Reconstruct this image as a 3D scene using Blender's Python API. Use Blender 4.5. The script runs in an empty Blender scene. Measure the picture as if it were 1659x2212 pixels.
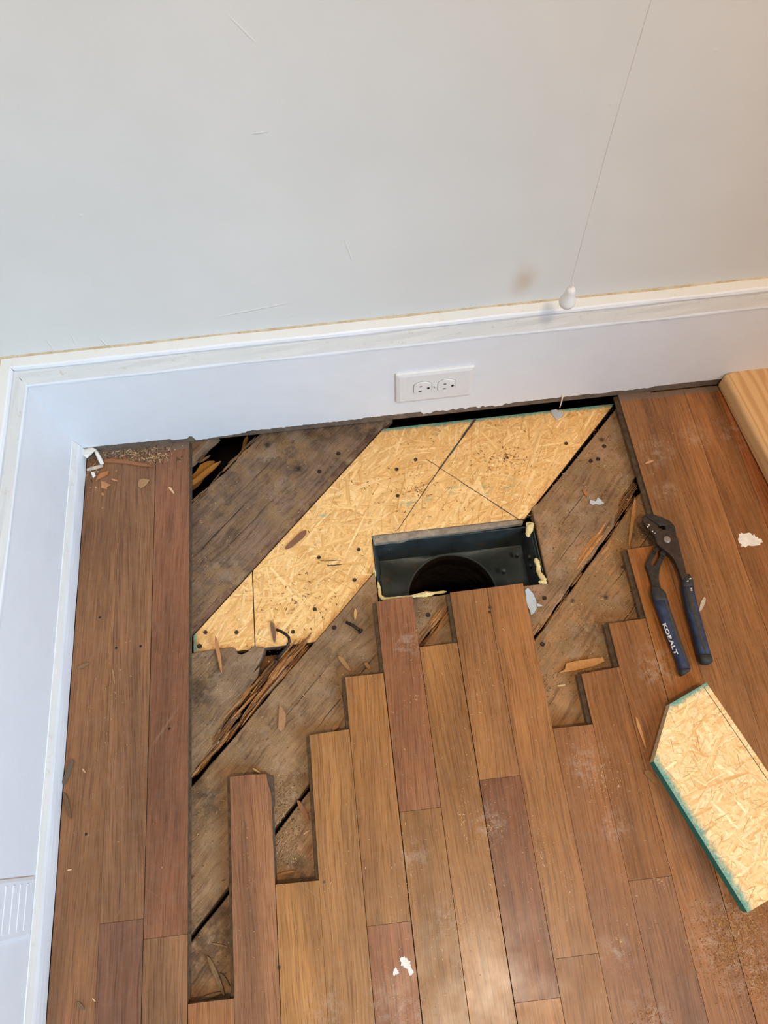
import bpy, bmesh, math, random
from mathutils import Vector, Matrix, Euler
random.seed(11)
R_ = random.Random(5)
S = bpy.context.scene
COL = S.collection

# ------------------------------------------------------------------ camera, world, lights, exposure
FPX, CAMLOC, CAMROT = 1529.67, Vector((0.28720, -0.65904, 1.04234)), Euler((0.428563, 0.024128, -0.111284), 'XYZ')
cd = bpy.data.cameras.new('camera'); cam = bpy.data.objects.new('camera', cd); COL.objects.link(cam)
cd.sensor_fit = 'VERTICAL'; cd.sensor_height = 36.0; cd.lens = FPX / 2212 * 36.0
cd.clip_start = 0.01
cam.location = CAMLOC; cam.rotation_euler = CAMROT
S.camera = cam

W = bpy.data.worlds.new('world'); S.world = W; W.use_nodes = True
W.node_tree.nodes['Background'].inputs[0].default_value = (0.95, 0.97, 1.0, 1)
W.node_tree.nodes['Background'].inputs[1].default_value = 0.22

def area(name, loc, target, sx, sy, power, color, spread=180):
    l = bpy.data.lights.new(name, 'AREA'); l.shape = 'RECTANGLE'; l.size = sx; l.size_y = sy
    l.energy = power; l.color = color; l.spread = math.radians(spread)
    o = bpy.data.objects.new(name, l); COL.objects.link(o); o.location = loc
    o.rotation_euler = (Vector(target) - Vector(loc)).to_track_quat('-Z', 'Y').to_euler()
    return o
area('window_daylight', (1.45, -1.75, 1.15), (-0.26, -0.22, 0.00), 0.7, 0.9, 6.1, (0.40, 0.70, 1.0), 58)
area('ceiling_lamp_light', (0.56, -1.28, 2.38), (0.56, -1.28, 0), 0.22, 0.22, 23.5, (1.0, 0.81, 0.60))
area('side_room_lamp_light', (2.05, -0.75, 1.35), (0.8, 0.0, 0.3), 0.5, 0.7, 10.5, (1.0, 0.58, 0.24))

S.view_settings.view_transform = 'Standard'; S.view_settings.look = 'None'
S.view_settings.gamma = 1.0; S.view_settings.use_curve_mapping = False
S.view_settings.exposure = 0.10

# ------------------------------------------------------------------ geometry helpers
CR = CAMROT.to_matrix()
def ray(px, py):
    return CR @ Vector(((px - 829.5) / FPX, -(py - 1106) / FPX, -1.0))
def G(px, py, z=0.0):            # where a sight line meets the level z
    d = ray(px, py); t = (z - CAMLOC.z) / d.z; p = CAMLOC + d * t; return Vector((p.x, p.y, z))
def GY(px, py, y):
    d = ray(px, py); t = (y - CAMLOC.y) / d.y; return CAMLOC + d * t

def lin(c):
    return tuple(((v / 255.0) / 12.92 if v / 255.0 <= .04045 else ((v / 255.0 + .055) / 1.055) ** 2.4) for v in c)

def new_obj(name, me, mat=None, parent=None):
    o = bpy.data.objects.new(name, me); COL.objects.link(o)
    if mat is not None:
        for m in (mat if isinstance(mat, (list, tuple)) else [mat]): me.materials.append(m)
    if parent is not None: o.parent = parent
    return o
def tag(o, label, cat, group=None):
    o['label'] = label; o['category'] = cat
    if group: o['group'] = group
    return o
def empty(name, loc=(0, 0, 0)):
    o = bpy.data.objects.new(name, None); COL.objects.link(o); o.location = loc; o.empty_display_size = .02
    return o
def struct(o):
    o['kind'] = 'structure'; return o

class MB:
    def __init__(s): s.v = []; s.f = []; s.m = []; s.c = []; s.uv = []
    def add(s, verts, faces, mi=0, col=(1, 1, 1), uvs=None):
        b = len(s.v); s.v += [tuple(v) for v in verts]
        for k, f in enumerate(faces):
            s.f.append([b + i for i in f]); s.m.append(mi); s.c.append(col)
            s.uv.append([uvs[i] for i in f] if uvs else [(0, 0)] * len(f))
    def box(s, x0, x1, y0, y1, z0, z1, mi=0, col=(1, 1, 1)):
        s.add([(x0, y0, z0), (x1, y0, z0), (x1, y1, z0), (x0, y1, z0), (x0, y0, z1), (x1, y0, z1), (x1, y1, z1), (x0, y1, z1)],
              [(3, 2, 1, 0), (4, 5, 6, 7), (0, 1, 5, 4), (1, 2, 6, 5), (2, 3, 7, 6), (3, 0, 4, 7)], mi, col)
    def prism(s, poly, z0, z1, mi=0, mside=None, col=(1, 1, 1), bev=0.0):
        poly = ccw(poly); n = len(poly)
        if bev > 0:
            top = inset(poly, bev)
            vs = [(x, y, z0) for x, y in poly] + [(x, y, z1 - bev) for x, y in poly] + [(x, y, z1) for x, y in top]
            fs = [list(range(n))[::-1], list(range(2 * n, 3 * n))]
            s.add(vs, fs, mi, col)
            b = len(s.v) - 3 * n
            for i in range(n):
                j = (i + 1) % n
                s.f.append([b + i, b + j, b + n + j, b + n + i]); s.m.append(mi if mside is None else mside); s.c.append(col); s.uv.append([(0, 0)] * 4)
                s.f.append([b + n + i, b + n + j, b + 2 * n + j, b + 2 * n + i]); s.m.append(mi); s.c.append(col); s.uv.append([(0, 0)] * 4)
        else:
            vs = [(x, y, z0) for x, y in poly] + [(x, y, z1) for x, y in poly]
            s.add(vs, [list(range(n))[::-1], list(range(n, 2 * n))], mi, col)
            b = len(s.v) - 2 * n
            for i in range(n):
                j = (i + 1) % n
                s.f.append([b + i, b + j, b + n + j, b + n + i]); s.m.append(mi if mside is None else mside); s.c.append(col); s.uv.append([(0, 0)] * 4)
    def loft(s, rings, mi=0, col=(1, 1, 1), cap=True, closed=True):
        n = len(rings[0]); b = len(s.v)
        s.add([p for r in rings for p in r], [], mi, col)
        for k in range(len(rings) - 1):
            for i in range(n if closed else n - 1):
                j = (i + 1) % n
                s.f.append([b + k * n + i, b + k * n + j, b + (k + 1) * n + j, b + (k + 1) * n + i]); s.m.append(mi); s.c.append(col); s.uv.append([(0, 0)] * 4)
        if cap:
            for r in (list(range(b, b + n))[::-1], list(range(b + (len(rings) - 1) * n, b + len(rings) * n))):
                s.f.append(r); s.m.append(mi); s.c.append(col); s.uv.append([(0, 0)] * n)
    def tube(s, pts, rad, n=8, mi=0, col=(1, 1, 1)):
        pts = [Vector(p) for p in pts]; rings = []
        for i, p in enumerate(pts):
            t = (pts[min(i + 1, len(pts) - 1)] - pts[max(i - 1, 0)]).normalized()
            a = t.cross(Vector((0, 0, 1)) if abs(t.z) < .95 else Vector((1, 0, 0))).normalized(); c = a.cross(t)
            r = rad[i] if isinstance(rad, (list, tuple)) else rad
            rings.append([p + (a * math.cos(6.28318 * k / n) + c * math.sin(6.28318 * k / n)) * r for k in range(n)])
        s.loft(rings, mi, col)
    def build(s, name, mat, parent=None, smooth=False, origin=None, color=False, uv=False, recalc=True):
        me = bpy.data.meshes.new(name)
        o = Vector(origin) if origin is not None else Vector((0, 0, 0))
        me.from_pydata([(v[0] - o.x, v[1] - o.y, v[2] - o.z) for v in s.v], [], s.f)
        me.polygons.foreach_set('material_index', s.m)
        if smooth: me.polygons.foreach_set('use_smooth', [True] * len(s.f))
        if color:
            a = me.color_attributes.new('tint', 'FLOAT_COLOR', 'CORNER'); k = 0; dat = []
            for f, c in zip(s.f, s.c): dat += [*c, 1.0] * len(f)
            a.data.foreach_set('color', dat)
        if uv:
            l = me.uv_layers.new(name='UVMap'); l.data.foreach_set('uv', [x for u in s.uv for p in u for x in p])
        if recalc:
            bm = bmesh.new(); bm.from_mesh(me); bmesh.ops.recalc_face_normals(bm, faces=bm.faces); bm.to_mesh(me); bm.free()
        me.update()
        ob = new_obj(name, me, mat, parent)
        w = Vector((0, 0, 0)); q = parent
        while q is not None: w = w + Vector(q.location); q = q.parent
        ob.location = (o if origin is not None else Vector((0, 0, 0))) - w
        return ob

def ccw(p):
    a = sum(p[i][0] * p[(i + 1) % len(p)][1] - p[(i + 1) % len(p)][0] * p[i][1] for i in range(len(p)))
    return [(q[0], q[1]) for q in (p if a > 0 else p[::-1])]
def inset(poly, d):
    n = len(poly); out = []
    for i in range(n):
        p0, p1, p2 = Vector(poly[i - 1]), Vector(poly[i]), Vector(poly[(i + 1) % n])
        e1, e2 = (p1 - p0), (p2 - p1)
        if e1.length < 1e-9 or e2.length < 1e-9: out.append(tuple(p1)); continue
        n1 = Vector((-e1.y, e1.x)).normalized(); n2 = Vector((-e2.y, e2.x)).normalized()
        m = n1 + n2
        if m.length < .3: m = n1
        m.normalize(); k = d / max(.5, m.dot(n1)); out.append(tuple(p1 + m * k))
    return out
def clip(poly, nx, ny, d):       # keep nx*x+ny*y <= d
    out = []
    for i in range(len(poly)):
        a, b = poly[i], poly[(i + 1) % len(poly)]
        da, db = nx * a[0] + ny * a[1] - d, nx * b[0] + ny * b[1] - d
        if da <= 0: out.append(a)
        if (da < 0 < db) or (db < 0 < da):
            t = da / (da - db); out.append(tuple(a[k] + (b[k] - a[k]) * t for k in range(len(a))))
    return out
def smooth_closed(pts, n=6):     # Catmull-Rom through outline points
    out = []; N = len(pts)
    for i in range(N):
        p0, p1, p2, p3 = (Vector(pts[(i + k - 1) % N]) for k in range(4))
        for j in range(n):
            t = j / n
            out.append(.5 * ((2 * p1) + (p2 - p0) * t + (2 * p0 - 5 * p1 + 4 * p2 - p3) * t * t + (3 * p1 - p0 - 3 * p2 + p3) * t ** 3))
    return out

# ------------------------------------------------------------------ material helpers
class NT:
    def __init__(s, name):
        s.mat = bpy.data.materials.new(name); s.mat.use_nodes = True; s.t = s.mat.node_tree
        s.b = s.t.nodes['Principled BSDF']
    def n(s, typ, props=None, **inp):
        nd = s.t.nodes.new('ShaderNode' + typ)
        for k, v in (props or {}).items(): setattr(nd, k, v)
        for k, v in inp.items():
            key = int(k[1:]) if k[0] == '_' and k[1:].isdigit() else k.replace('__', ' ')
            s.set(nd.inputs[key], v)
        return nd
    def set(s, sock, v):
        if hasattr(v, 'is_output') or isinstance(v, bpy.types.NodeSocket): s.t.links.new(v, sock)
        elif hasattr(v, 'outputs'): s.t.links.new(v.outputs[0], sock)
        else:
            if sock.type == 'RGBA' and len(v) == 3: v = (*v, 1)
            sock.default_value = v
    def math(s, op, a, b=0.0, c=0.0, clamp=False):
        nd = s.n('Math', {'operation': op, 'use_clamp': clamp}); s.set(nd.inputs[0], a); s.set(nd.inputs[1], b); s.set(nd.inputs[2], c); return nd.outputs[0]
    def vmath(s, op, a, b=(0, 0, 0)):
        nd = s.n('VectorMath', {'operation': op}); s.set(nd.inputs[0], a); s.set(nd.inputs[1], b); return nd.outputs[0]
    def dist(s, a, b):
        nd = s.n('VectorMath', {'operation': 'DISTANCE'}); s.set(nd.inputs[0], a); s.set(nd.inputs[1], b); return nd.outputs['Value']
    def noise(s, vec, scale, detail=3, rough=.55, dist=0.0):
        nd = s.n('TexNoise', Scale=scale, Detail=detail, Roughness=rough, Distortion=dist)
        if vec is not None: s.set(nd.inputs['Vector'], vec)
        return nd.outputs[0]
    def mr(s, v, a, b, c=0.0, d=1.0, smooth=False):
        nd = s.n('MapRange', {'interpolation_type': 'SMOOTHSTEP' if smooth else 'LINEAR', 'clamp': True})
        s.set(nd.inputs[0], v)
        for i, x in zip((1, 2, 3, 4), (a, b, c, d)): s.set(nd.inputs[i], x)
        return nd.outputs[0]
    def mix(s, f, a, b, blend='MIX'):
        nd = s.n('Mix', {'data_type': 'RGBA', 'blend_type': blend, 'clamp_factor': True})
        s.set(nd.inputs[0], f); s.set(nd.inputs[6], a); s.set(nd.inputs[7], b); return nd.outputs[2]
    def pos(s): return s.n('NewGeometry').outputs['Position']
    def sep(s, v): nd = s.n('SeparateXYZ'); s.set(nd.inputs[0], v); return nd.outputs
    def comb(s, x=0.0, y=0.0, z=0.0):
        nd = s.n('CombineXYZ'); s.set(nd.inputs[0], x); s.set(nd.inputs[1], y); s.set(nd.inputs[2], z); return nd.outputs[0]
    def bump(s, h, strength=.3, distance=.001):
        nd = s.n('Bump', Strength=strength, Distance=distance); s.set(nd.inputs['Height'], h); s.set(s.b.inputs['Normal'], nd.outputs[0])
    def out(s, color=None, rough=None, metal=None, spec=None):
        if color is not None: s.set(s.b.inputs['Base Color'], color)
        if rough is not None: s.set(s.b.inputs['Roughness'], rough)
        if metal is not None: s.set(s.b.inputs['Metallic'], metal)
        if spec is not None: s.set(s.b.inputs['Specular IOR Level'], spec)
        return s.mat
    def blobs(s, pos, lst):      # soft round patches, radius r, at the given places
        acc = 0.0
        for x, y, z, r, a in lst:
            acc = s.math('ADD', acc, s.mr(s.dist(pos, (x, y, z)), r, r * .15, 0, a, True))
        return s.math('MINIMUM', acc, 1.0)

def simple(name, col, rough=.6, metal=0.0, spec=.5, var=.12, scale=60, bump=0.0, bscale=300, bdist=.0004):
    t = NT(name); p = t.pos(); n = t.noise(p, scale, 4)
    c = t.mix(t.mr(n, .3, .7), tuple(v * (1 - var) for v in lin(col)), tuple(min(1, v * (1 + var)) for v in lin(col)))
    if bump: t.bump(t.noise(p, bscale, 3), bump, bdist)
    return t.out(c, rough, metal, spec)

# hardwood: colour from the plank, oak grain along Y, dust films where dust lies
def hardwood():
    t = NT('oak_strip_flooring'); p = t.pos(); oi = t.n('ObjectInfo'); rnd = oi.outputs['Random']; col = oi.outputs['Color']
    r = t.math('MULTIPLY', rnd, 37.0)
    xyz = t.sep(p)
    lean = t.math('MULTIPLY', t.math('SUBTRACT', rnd, .5), .10)
    xs = t.math('ADD', xyz[0], t.math('MULTIPLY', xyz[1], lean))
    wob = t.math('MULTIPLY', t.math('SUBTRACT', t.noise(t.comb(xs, t.math('MULTIPLY', xyz[1], .5), r), 14, 2), .5), .012)
    xw = t.math('ADD', xs, wob)
    fine = t.noise(t.comb(t.math('MULTIPLY', xw, 1.0), t.math('MULTIPLY', xyz[1], .022), r), 700, 4, .7)
    mid = t.noise(t.comb(xw, t.math('MULTIPLY', xyz[1], .018), r), 190, 3, .6)
    broad = t.noise(t.comb(xw, t.math('MULTIPLY', xyz[1], .12), r), 26, 3, .5)
    blotch = t.noise(t.comb(xyz[0], xyz[1], r), 9, 3, .6)
    c = t.mix(t.mr(broad, .3, .7), t.mix(1.0, col, (.70, .66, .60), 'MULTIPLY'), t.mix(1.0, col, (1.18, 1.15, 1.08), 'MULTIPLY'))
    c = t.mix(t.mr(mid, .42, .68, 0, .42), c, t.mix(1.0, c, (.60, .52, .44), 'MULTIPLY'))
    pore = t.mr(fine, .52, .62, 0, .72)
    c = t.mix(pore, c, t.mix(1.0, c, (.42, .34, .28), 'MULTIPLY'))
    c = t.mix(t.mr(fine, .47, .36, 0, .55), c, t.mix(1.0, c, (1.42, 1.40, 1.36), 'MULTIPLY'))
    c = t.mix(t.mr(blotch, .5, .75, 0, .45), c, t.mix(1.0, c, (.72, .66, .66), 'MULTIPLY'))
    # worn purplish old finish and grey strip where the shoe moulding used to sit
    edge = t.mr(t.math('ADD', xyz[1], t.math('MULTIPLY', t.math('SUBTRACT', t.noise(p, 60, 3), .5), .008)), -.0255, -.0235)
    c = t.mix(t.math('MULTIPLY', edge, .75), c, lin((112, 98, 88)))
    kn = t.blobs(p, [(*G(1058, 1312).xy, 0, .0045, 1), (*G(1057, 1322).xy, 0, .0035, 1), (*G(700, 1905).xy, 0, .003, .8), (*G(603, 2090).xy, 0, .004, .9)])
    c = t.mix(kn, c, lin((40, 28, 20)))
    # dust films
    D = [G(*q) for q in ((1420, 975), (1500, 940), (1600, 930), (1440, 1060), (1060, 1780), (890, 1850), (960, 1990), (850, 2170), (920, 2190), (1330, 2060), (1560, 2020), (1620, 2080), (1600, 1930), (1270, 1650), (1330, 1790), (700, 2180), (880, 1390), (1420, 1440), (1400, 2200))]
    rr = (.04, .035, .05, .03, .035, .03, .03, .045, .04, .03, .06, .06, .04, .04, .03, .04, .03, .05, .04)
    m = t.blobs(p, [(d.x, d.y, 0, rd, .9) for d, rd in zip(D, rr)])
    film = t.math('MULTIPLY', t.math('ADD', t.math('MULTIPLY', m, .85), .10), t.mr(t.noise(p, 75, 5, .7), .46, .72))
    speck = t.math('MULTIPLY', t.math('ADD', t.math('MULTIPLY', m, .9), .16), t.mr(t.noise(p, 900, 2, .7), .60, .70))
    d = t.math('MINIMUM', t.math('ADD', t.math('MULTIPLY', film, .52), t.math('MULTIPLY', speck, .55)), .8)
    c = t.mix(d, c, lin((196, 172, 150)))
    # bleached scratches
    sc = t.n('TexVoronoi', {'feature': 'DISTANCE_TO_EDGE'}, Scale=7.0); t.set(sc.inputs['Vector'], t.vmath('ADD', p, t.comb(r, 0, 0)))
    c = t.mix(t.math('MULTIPLY', t.mr(sc.outputs[0], .0035, .0012), t.mr(t.noise(p, 12, 2), .56, .66, 0, .09)), c, lin((214, 180, 150)))
    rough = t.math('ADD', t.mr(t.noise(p, 28, 4), .3, .7, .30, .46), t.math('MULTIPLY', d, .35))
    t.bump(t.math('ADD', t.math('MULTIPLY', fine, -.6), t.math('MULTIPLY', mid, -.5)), .35, .0006)
    t.set(t.b.inputs['Coat Weight'], t.mr(t.noise(p, 20, 3), .35, .6, .04, .20)); t.set(t.b.inputs['Coat Roughness'], .20)
    return t.out(c, rough, 0, .42)

def plankside():
    return simple('oak_raw_edge', (92, 72, 52), .85, var=.45, scale=120, bump=.4, bscale=500)

# old subfloor boards: grain on the diagonal, sawdust film, mould stains
def subfloor_mat():
    t = NT('old_subfloor_wood'); p = t.pos(); oi = t.n('ObjectInfo'); col = oi.outputs['Color']
    xyz = t.sep(p)
    a = t.math('MULTIPLY', t.math('SUBTRACT', xyz[0], xyz[1]), .7071); b = t.math('MULTIPLY', t.math('ADD', xyz[0], xyz[1]), .7071)
    wob = t.math('MULTIPLY', t.math('SUBTRACT', t.noise(p, 16, 2), .5), .02)
    g = t.comb(t.math('ADD', a, wob), t.math('MULTIPLY', b, .05), 0)
    fine = t.noise(g, 420, 3, .6); mid = t.noise(g, 120, 3, .6)
    big = t.noise(p, 13, 4, .6); med = t.noise(p, 42, 5, .65); grit = t.noise(p, 900, 3, .7)
    c = t.mix(t.mr(big, .36, .66), t.mix(1.0, col, (.62, .60, .60), 'MULTIPLY'), t.mix(1.0, col, (1.22, 1.15, 1.06), 'MULTIPLY'))
    c = t.mix(t.mr(mid, .48, .66, 0, .75), c, t.mix(1.0, c, (.50, .46, .43), 'MULTIPLY'))
    c = t.mix(t.mr(fine, .54, .66, 0, .7), c, t.mix(1.0, c, (.5, .45, .42), 'MULTIPLY'))
    c = t.mix(t.math('MULTIPLY', t.mr(t.noise(p, 34, 5, .7), .50, .62), t.mr(t.noise(p, 9, 2), .38, .60, 0, .55)), c, lin((176, 150, 122)))
    c = t.mix(t.mr(t.noise(p, 58, 4, .7), .60, .70, 0, .5), c, t.mix(1.0, c, (.48, .42, .36), 'MULTIPLY'))
    # tan wood-dust film caught in patches
    film = t.math('MULTIPLY', t.mr(med, .49, .545), t.mr(t.noise(p, 8, 3), .36, .56))
    c = t.mix(t.math('MULTIPLY', film, .70), c, t.mix(t.mr(grit, .35, .65), lin((112, 84, 54)), lin((176, 140, 98))))
    # grey dirt and black mould
    c = t.mix(t.mr(t.noise(p, 21, 5, .7), .62, .78, 0, .45), c, lin((58, 50, 46)))
    M = [(G(640, 1010, -.02), .030), (G(585, 935, -.02), .05), (G(690, 930, -.02), .06), (G(430, 1500, -.02), .05), (G(440, 1740, -.02), .05), (G(1160, 1145, -.02), .03), (G(1390, 1150, -.02), .04), (G(440, 2060, -.02), .07), (G(640, 1880, -.02), .03), (G(480, 2000, -.02), .05), (G(790, 930, -.02), .05)]
    kn = t.blobs(p, [(*G(*q, -.02).xy, -.02, r, 1) for q, r in (((1237, 1298), .006), ((1309, 1290), .006), ((645, 1012), .009), ((1300, 950), .008), ((578, 962), .008), ((690, 1075), .006), ((1345, 1225), .005))])
    c = t.mix(t.math('MULTIPLY', kn, .8), c, lin((34, 22, 15)))
    mold = t.math('MULTIPLY', t.blobs(p, [(q.x, q.y, -.02, r, 1) for q, r in M]), t.mr(t.noise(p, 60, 5, .7), .36, .58))
    c = t.mix(t.math('MULTIPLY', mold, .6), c, lin((40, 34, 30)))
    # long drying cracks in the boards
    cv = t.math('ADD', t.math('SUBTRACT', xyz[0], xyz[1]), t.math('MULTIPLY', t.math('SUBTRACT', t.noise(p, 45, 3), .5), .006)); tv = t.math('ADD', xyz[0], xyz[1])
    for cc, t0, t1, wd in ((.218, -.22, -.02, .0011), (.262, -.17, .02, .0007), (.19, -.02, .10, .0007), (.62, -.40, -.20, .0006), (.685, -.34, -.12, .0008), (.83, .36, .50, .0008), (.875, .26, .42, .0006), (1.0, .30, .52, .0009), (1.06, .18, .38, .0009), (.45, -.62, -.50, .0008)):
        k = t.mr(t.math('ABSOLUTE', t.math('SUBTRACT', cv, cc)), wd * 1.6, wd * .5)
        e = t.math('MULTIPLY', t.mr(tv, t0, t0 + .04), t.mr(tv, t1, t1 - .04))
        c = t.mix(t.math('MULTIPLY', t.math('MULTIPLY', k, e), .85), c, lin((26, 20, 16)))
    gr = t.mr(grit, .62, .72, 0, .5); c = t.mix(gr, c, lin((170, 138, 100)))
    h = t.math('ADD', t.math('MULTIPLY', fine, -.5), t.math('ADD', t.math('MULTIPLY', med, 1.2), t.math('MULTIPLY', grit, .35)))
    t.bump(h, .9, .0026)
    return t.out(c, .9, 0, .2)

def attr_wood(name, grainscale=500, rough=.8):
    t = NT(name); p = t.pos(); at = t.n('Attribute', {'attribute_name': 'tint'}).outputs['Color']
    n = t.noise(p, grainscale, 3, .6)
    c = t.mix(t.mr(n, .35, .65), t.mix(1.0, at, (.68, .64, .60), 'MULTIPLY'), t.mix(1.0, at, (1.15, 1.12, 1.08), 'MULTIPLY'))
    t.bump(n, .4, .0005)
    return t.out(c, rough, 0, .25)

def objcol_wood(name, rough=.8):
    t = NT(name); p = t.pos(); col = t.n('ObjectInfo').outputs['Color']
    n = t.noise(p, 450, 3, .6); m = t.noise(p, 90, 3)
    c = t.mix(t.mr(n, .30, .70), t.mix(1.0, col, (.84, .82, .80), 'MULTIPLY'), t.mix(1.0, col, (1.10, 1.08, 1.06), 'MULTIPLY'))
    c = t.mix(t.mr(m, .5, .7, 0, .4), c, t.mix(1.0, c, (.6, .56, .52), 'MULTIPLY'))
    t.bump(n, .4, .0004)
    return t.out(c, rough, 0, .3)

# OSB strands: colour and fibre direction from each strand, teal edge seal by distance to the sealed edges
TEAL = (46, 146, 138)
def osb_mat(name, teal, smears=()):
    t = NT(name); p = t.pos(); at = t.n('Attribute', {'attribute_name': 'tint'}).outputs['Color']
    uv = t.n('UVMap', {'uv_map': 'UVMap'}).outputs[0]; u = t.sep(uv)
    wv = t.math('ADD', u[1], t.math('MULTIPLY', t.noise(t.comb(t.math('MULTIPLY', u[0], 1.0), u[1], 0), 30, 2), .012))
    g = t.comb(t.math('MULTIPLY', u[0], .05), wv, 0)
    f1 = t.noise(g, 700, 3, .65); f2 = t.noise(g, 150, 2, .5)
    c = t.mix(t.mr(f2, .35, .65), t.mix(1.0, at, (.80, .69, .54), 'MULTIPLY'), t.mix(1.0, at, (1.10, 1.08, 1.05), 'MULTIPLY'))
    c = t.mix(t.mr(f1, .55, .70, 0, .55), c, t.mix(1.0, c, (.72, .58, .42), 'MULTIPLY'))
    c = t.mix(t.mr(t.noise(p, 330, 3, .7), .70, .76, 0, .8), c, lin((92, 62, 38)))
    xyz = t.sep(p); fac = 0.0
    for (ax, ay, bx, by, wdt, amt) in teal:     # signed distance inward from edge a->b
        dx, dy = bx - ax, by - ay; L = math.hypot(dx, dy); nx, ny = -dy / L, dx / L; d0 = nx * ax + ny * ay
        d = t.math('SUBTRACT', t.math('ADD', t.math('MULTIPLY', xyz[0], nx), t.math('MULTIPLY', xyz[1], ny)), d0)
        d = t.math('ADD', d, t.math('MULTIPLY', t.math('SUBTRACT', t.noise(p, 55, 5, .75), .5), wdt * 2.2))
        fac = t.math('MAXIMUM', fac, t.mr(d, wdt, wdt * .25, 0, amt))
    if teal:
        tex = t.mr(t.noise(p, 420, 4, .7), .25, .62, .55, 1.0)
        c = t.mix(t.math('MULTIPLY', fac, tex), c, lin(TEAL))
    if smears:
        sm = t.math('MULTIPLY', t.blobs(p, smears), t.mr(t.noise(t.vmath('MULTIPLY', p, (.35, 1, 1)), 110, 4, .7), .52, .62))
        c = t.mix(t.math('MULTIPLY', sm, .75), c, lin((110, 166, 140)))
    t.bump(t.math('ADD', f1, f2), .3, .0006)
    return t.out(c, .62, 0, .35)

def wall_mat():
    t = NT('painted_plaster'); p = t.pos()
    c = t.mix(t.mr(t.noise(p, 3.2, 4), .3, .7), lin((212, 211, 206)), lin((221, 219, 214)))
    h = t.math('ADD', t.math('MULTIPLY', t.noise(p, 9, 4, .5), 1.0), t.math('MULTIPLY', t.noise(p, 160, 3), .10))
    w = t.noise(t.vmath('MULTIPLY', p, (1, 1, .18)), 40, 2)
    spot = t.n('TexVoronoi', Scale=17.0); t.set(spot.inputs['Vector'], p)
    h = t.math('ADD', h, t.mr(spot.outputs[0], .05, .01, 0, .16))
    xyz = t.sep(p)
    for a_, b_, w_, hh in (((455, 688), (632, 653), .0022, .5), ((742, 512), (762, 566), .0014, .35), ((212, 728), (236, 752), .0018, .5), ((150, 715), (168, 752), .002, .3), ((540, 290), (582, 284), .0012, .4), ((488, 28), (556, 96), .0016, .3), ((95, 728), (118, 758), .002, .3)):
        A, B = GY(*a_, .006), GY(*b_, .006); dx, dz = B.x - A.x, B.z - A.z; L = math.hypot(dx, dz); ux, uz = dx / L, dz / L
        al = t.math('SUBTRACT', t.math('ADD', t.math('MULTIPLY', xyz[0], ux), t.math('MULTIPLY', xyz[2], uz)), A.x * ux + A.z * uz)
        ac = t.math('ABSOLUTE', t.math('SUBTRACT', t.math('ADD', t.math('MULTIPLY', xyz[0], -uz), t.math('MULTIPLY', xyz[2], ux)), -A.x * uz + A.z * ux))
        k = t.math('MULTIPLY', t.mr(ac, w_, 0, 0, hh * .55, True), t.math('MULTIPLY', t.mr(al, 0, L * .3), t.mr(al, L, L * .8)))
        h = t.math('ADD', h, k)
    t.bump(h, .5, .004)
    return t.out(c, .55, 0, .35)

def trim_mat(name, col, dirt=None, lo=.5, hi=.62, rough=.42):
    t = NT(name); p = t.pos()
    c = t.mix(t.mr(t.noise(p, 25, 4), .3, .7), tuple(v * .965 for v in lin(col)), lin(col))
    if dirt: c = t.mix(t.mr(t.noise(p, 70, 5, .7), lo, hi, 0, .75), c, lin(dirt))
    chip = t.n('TexVoronoi', Scale=26.0); t.set(chip.inputs['Vector'], p)
    st = t.noise(t.vmath('MULTIPLY', p, (.12, .12, 1)), 240, 3)
    t.bump(t.math('ADD', t.math('ADD', t.math('MULTIPLY', t.noise(p, 14, 4), 1.2), t.math('MULTIPLY', st, .22)), t.mr(chip.outputs[0], .07, .02, 0, .3)), .35, .0022)
    return t.out(c, rough, 0, .45)

M_OAK, M_EDGE, M_SUB = hardwood(), plankside(), subfloor_mat()
M_SPL = attr_wood('splintered_wood'); M_CHIP = objcol_wood('chip_wood')
M_WALL = wall_mat()
M_TRIM = trim_mat('white_trim_paint', (227, 228, 231))
M_CREAM = trim_mat('dusty_lamplit_cream', (222, 219, 212), (200, 182, 156), .60, .74, .75)  # cream tone is settled dust plus warm lamplight from above painted into the colour
M_DIRT = trim_mat('dirty_caulk', (206, 190, 162), (176, 146, 106), .40, .62, .85)
M_RAW = simple('raw_baseboard_wood', (104, 88, 74), .85, var=.35, scale=50, bump=.5)
M_JOIST = simple('old_joist_wood', (120, 80, 48), .85, var=.45, scale=40, bump=.5)
M_SOIL = simple('crawlspace_soil', (26, 20, 16), .95, var=.4, scale=20)
M_NAIL = simple('rusty_nail', (58, 46, 40), .55, .7, var=.35, scale=400)
M_SCREW = simple('screw_head', (70, 56, 42), .5, .5, var=.3, scale=400)
M_PLASTIC = simple('white_outlet_plastic', (224, 222, 220), .35, var=.02)
M_SLOT = simple('slot_dark', (26, 22, 20), .7)
M_FOAM = simple('expanding_foam', (222, 200, 140), .75, var=.15, scale=120, bump=.6, bscale=400, bdist=.001)
M_CHIPW = simple('grey_paint_chip', (186, 192, 194), .55, var=.06, scale=80)
M_PAINT = simple('white_paint', (228, 222, 212), .6, var=.1, scale=90, bump=.5, bscale=250)
M_PAINTB = simple('grimy_paint', (190, 172, 150), .75, var=.25, scale=200)
M_PENCIL = simple('pencil_mark', (72, 64, 58), .7, var=.2)
M_OSBEDGE = simple('osb_cut_edge', (122, 106, 90), .9, var=.35, scale=160, bump=.6)
M_OSBLIGHT = simple('osb_fresh_edge', (206, 176, 132), .85, var=.25, scale=200, bump=.6)
M_TEAL = simple('teal_edge_seal', (34, 128, 124), .55, var=.25, scale=300, bump=.4)
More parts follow.
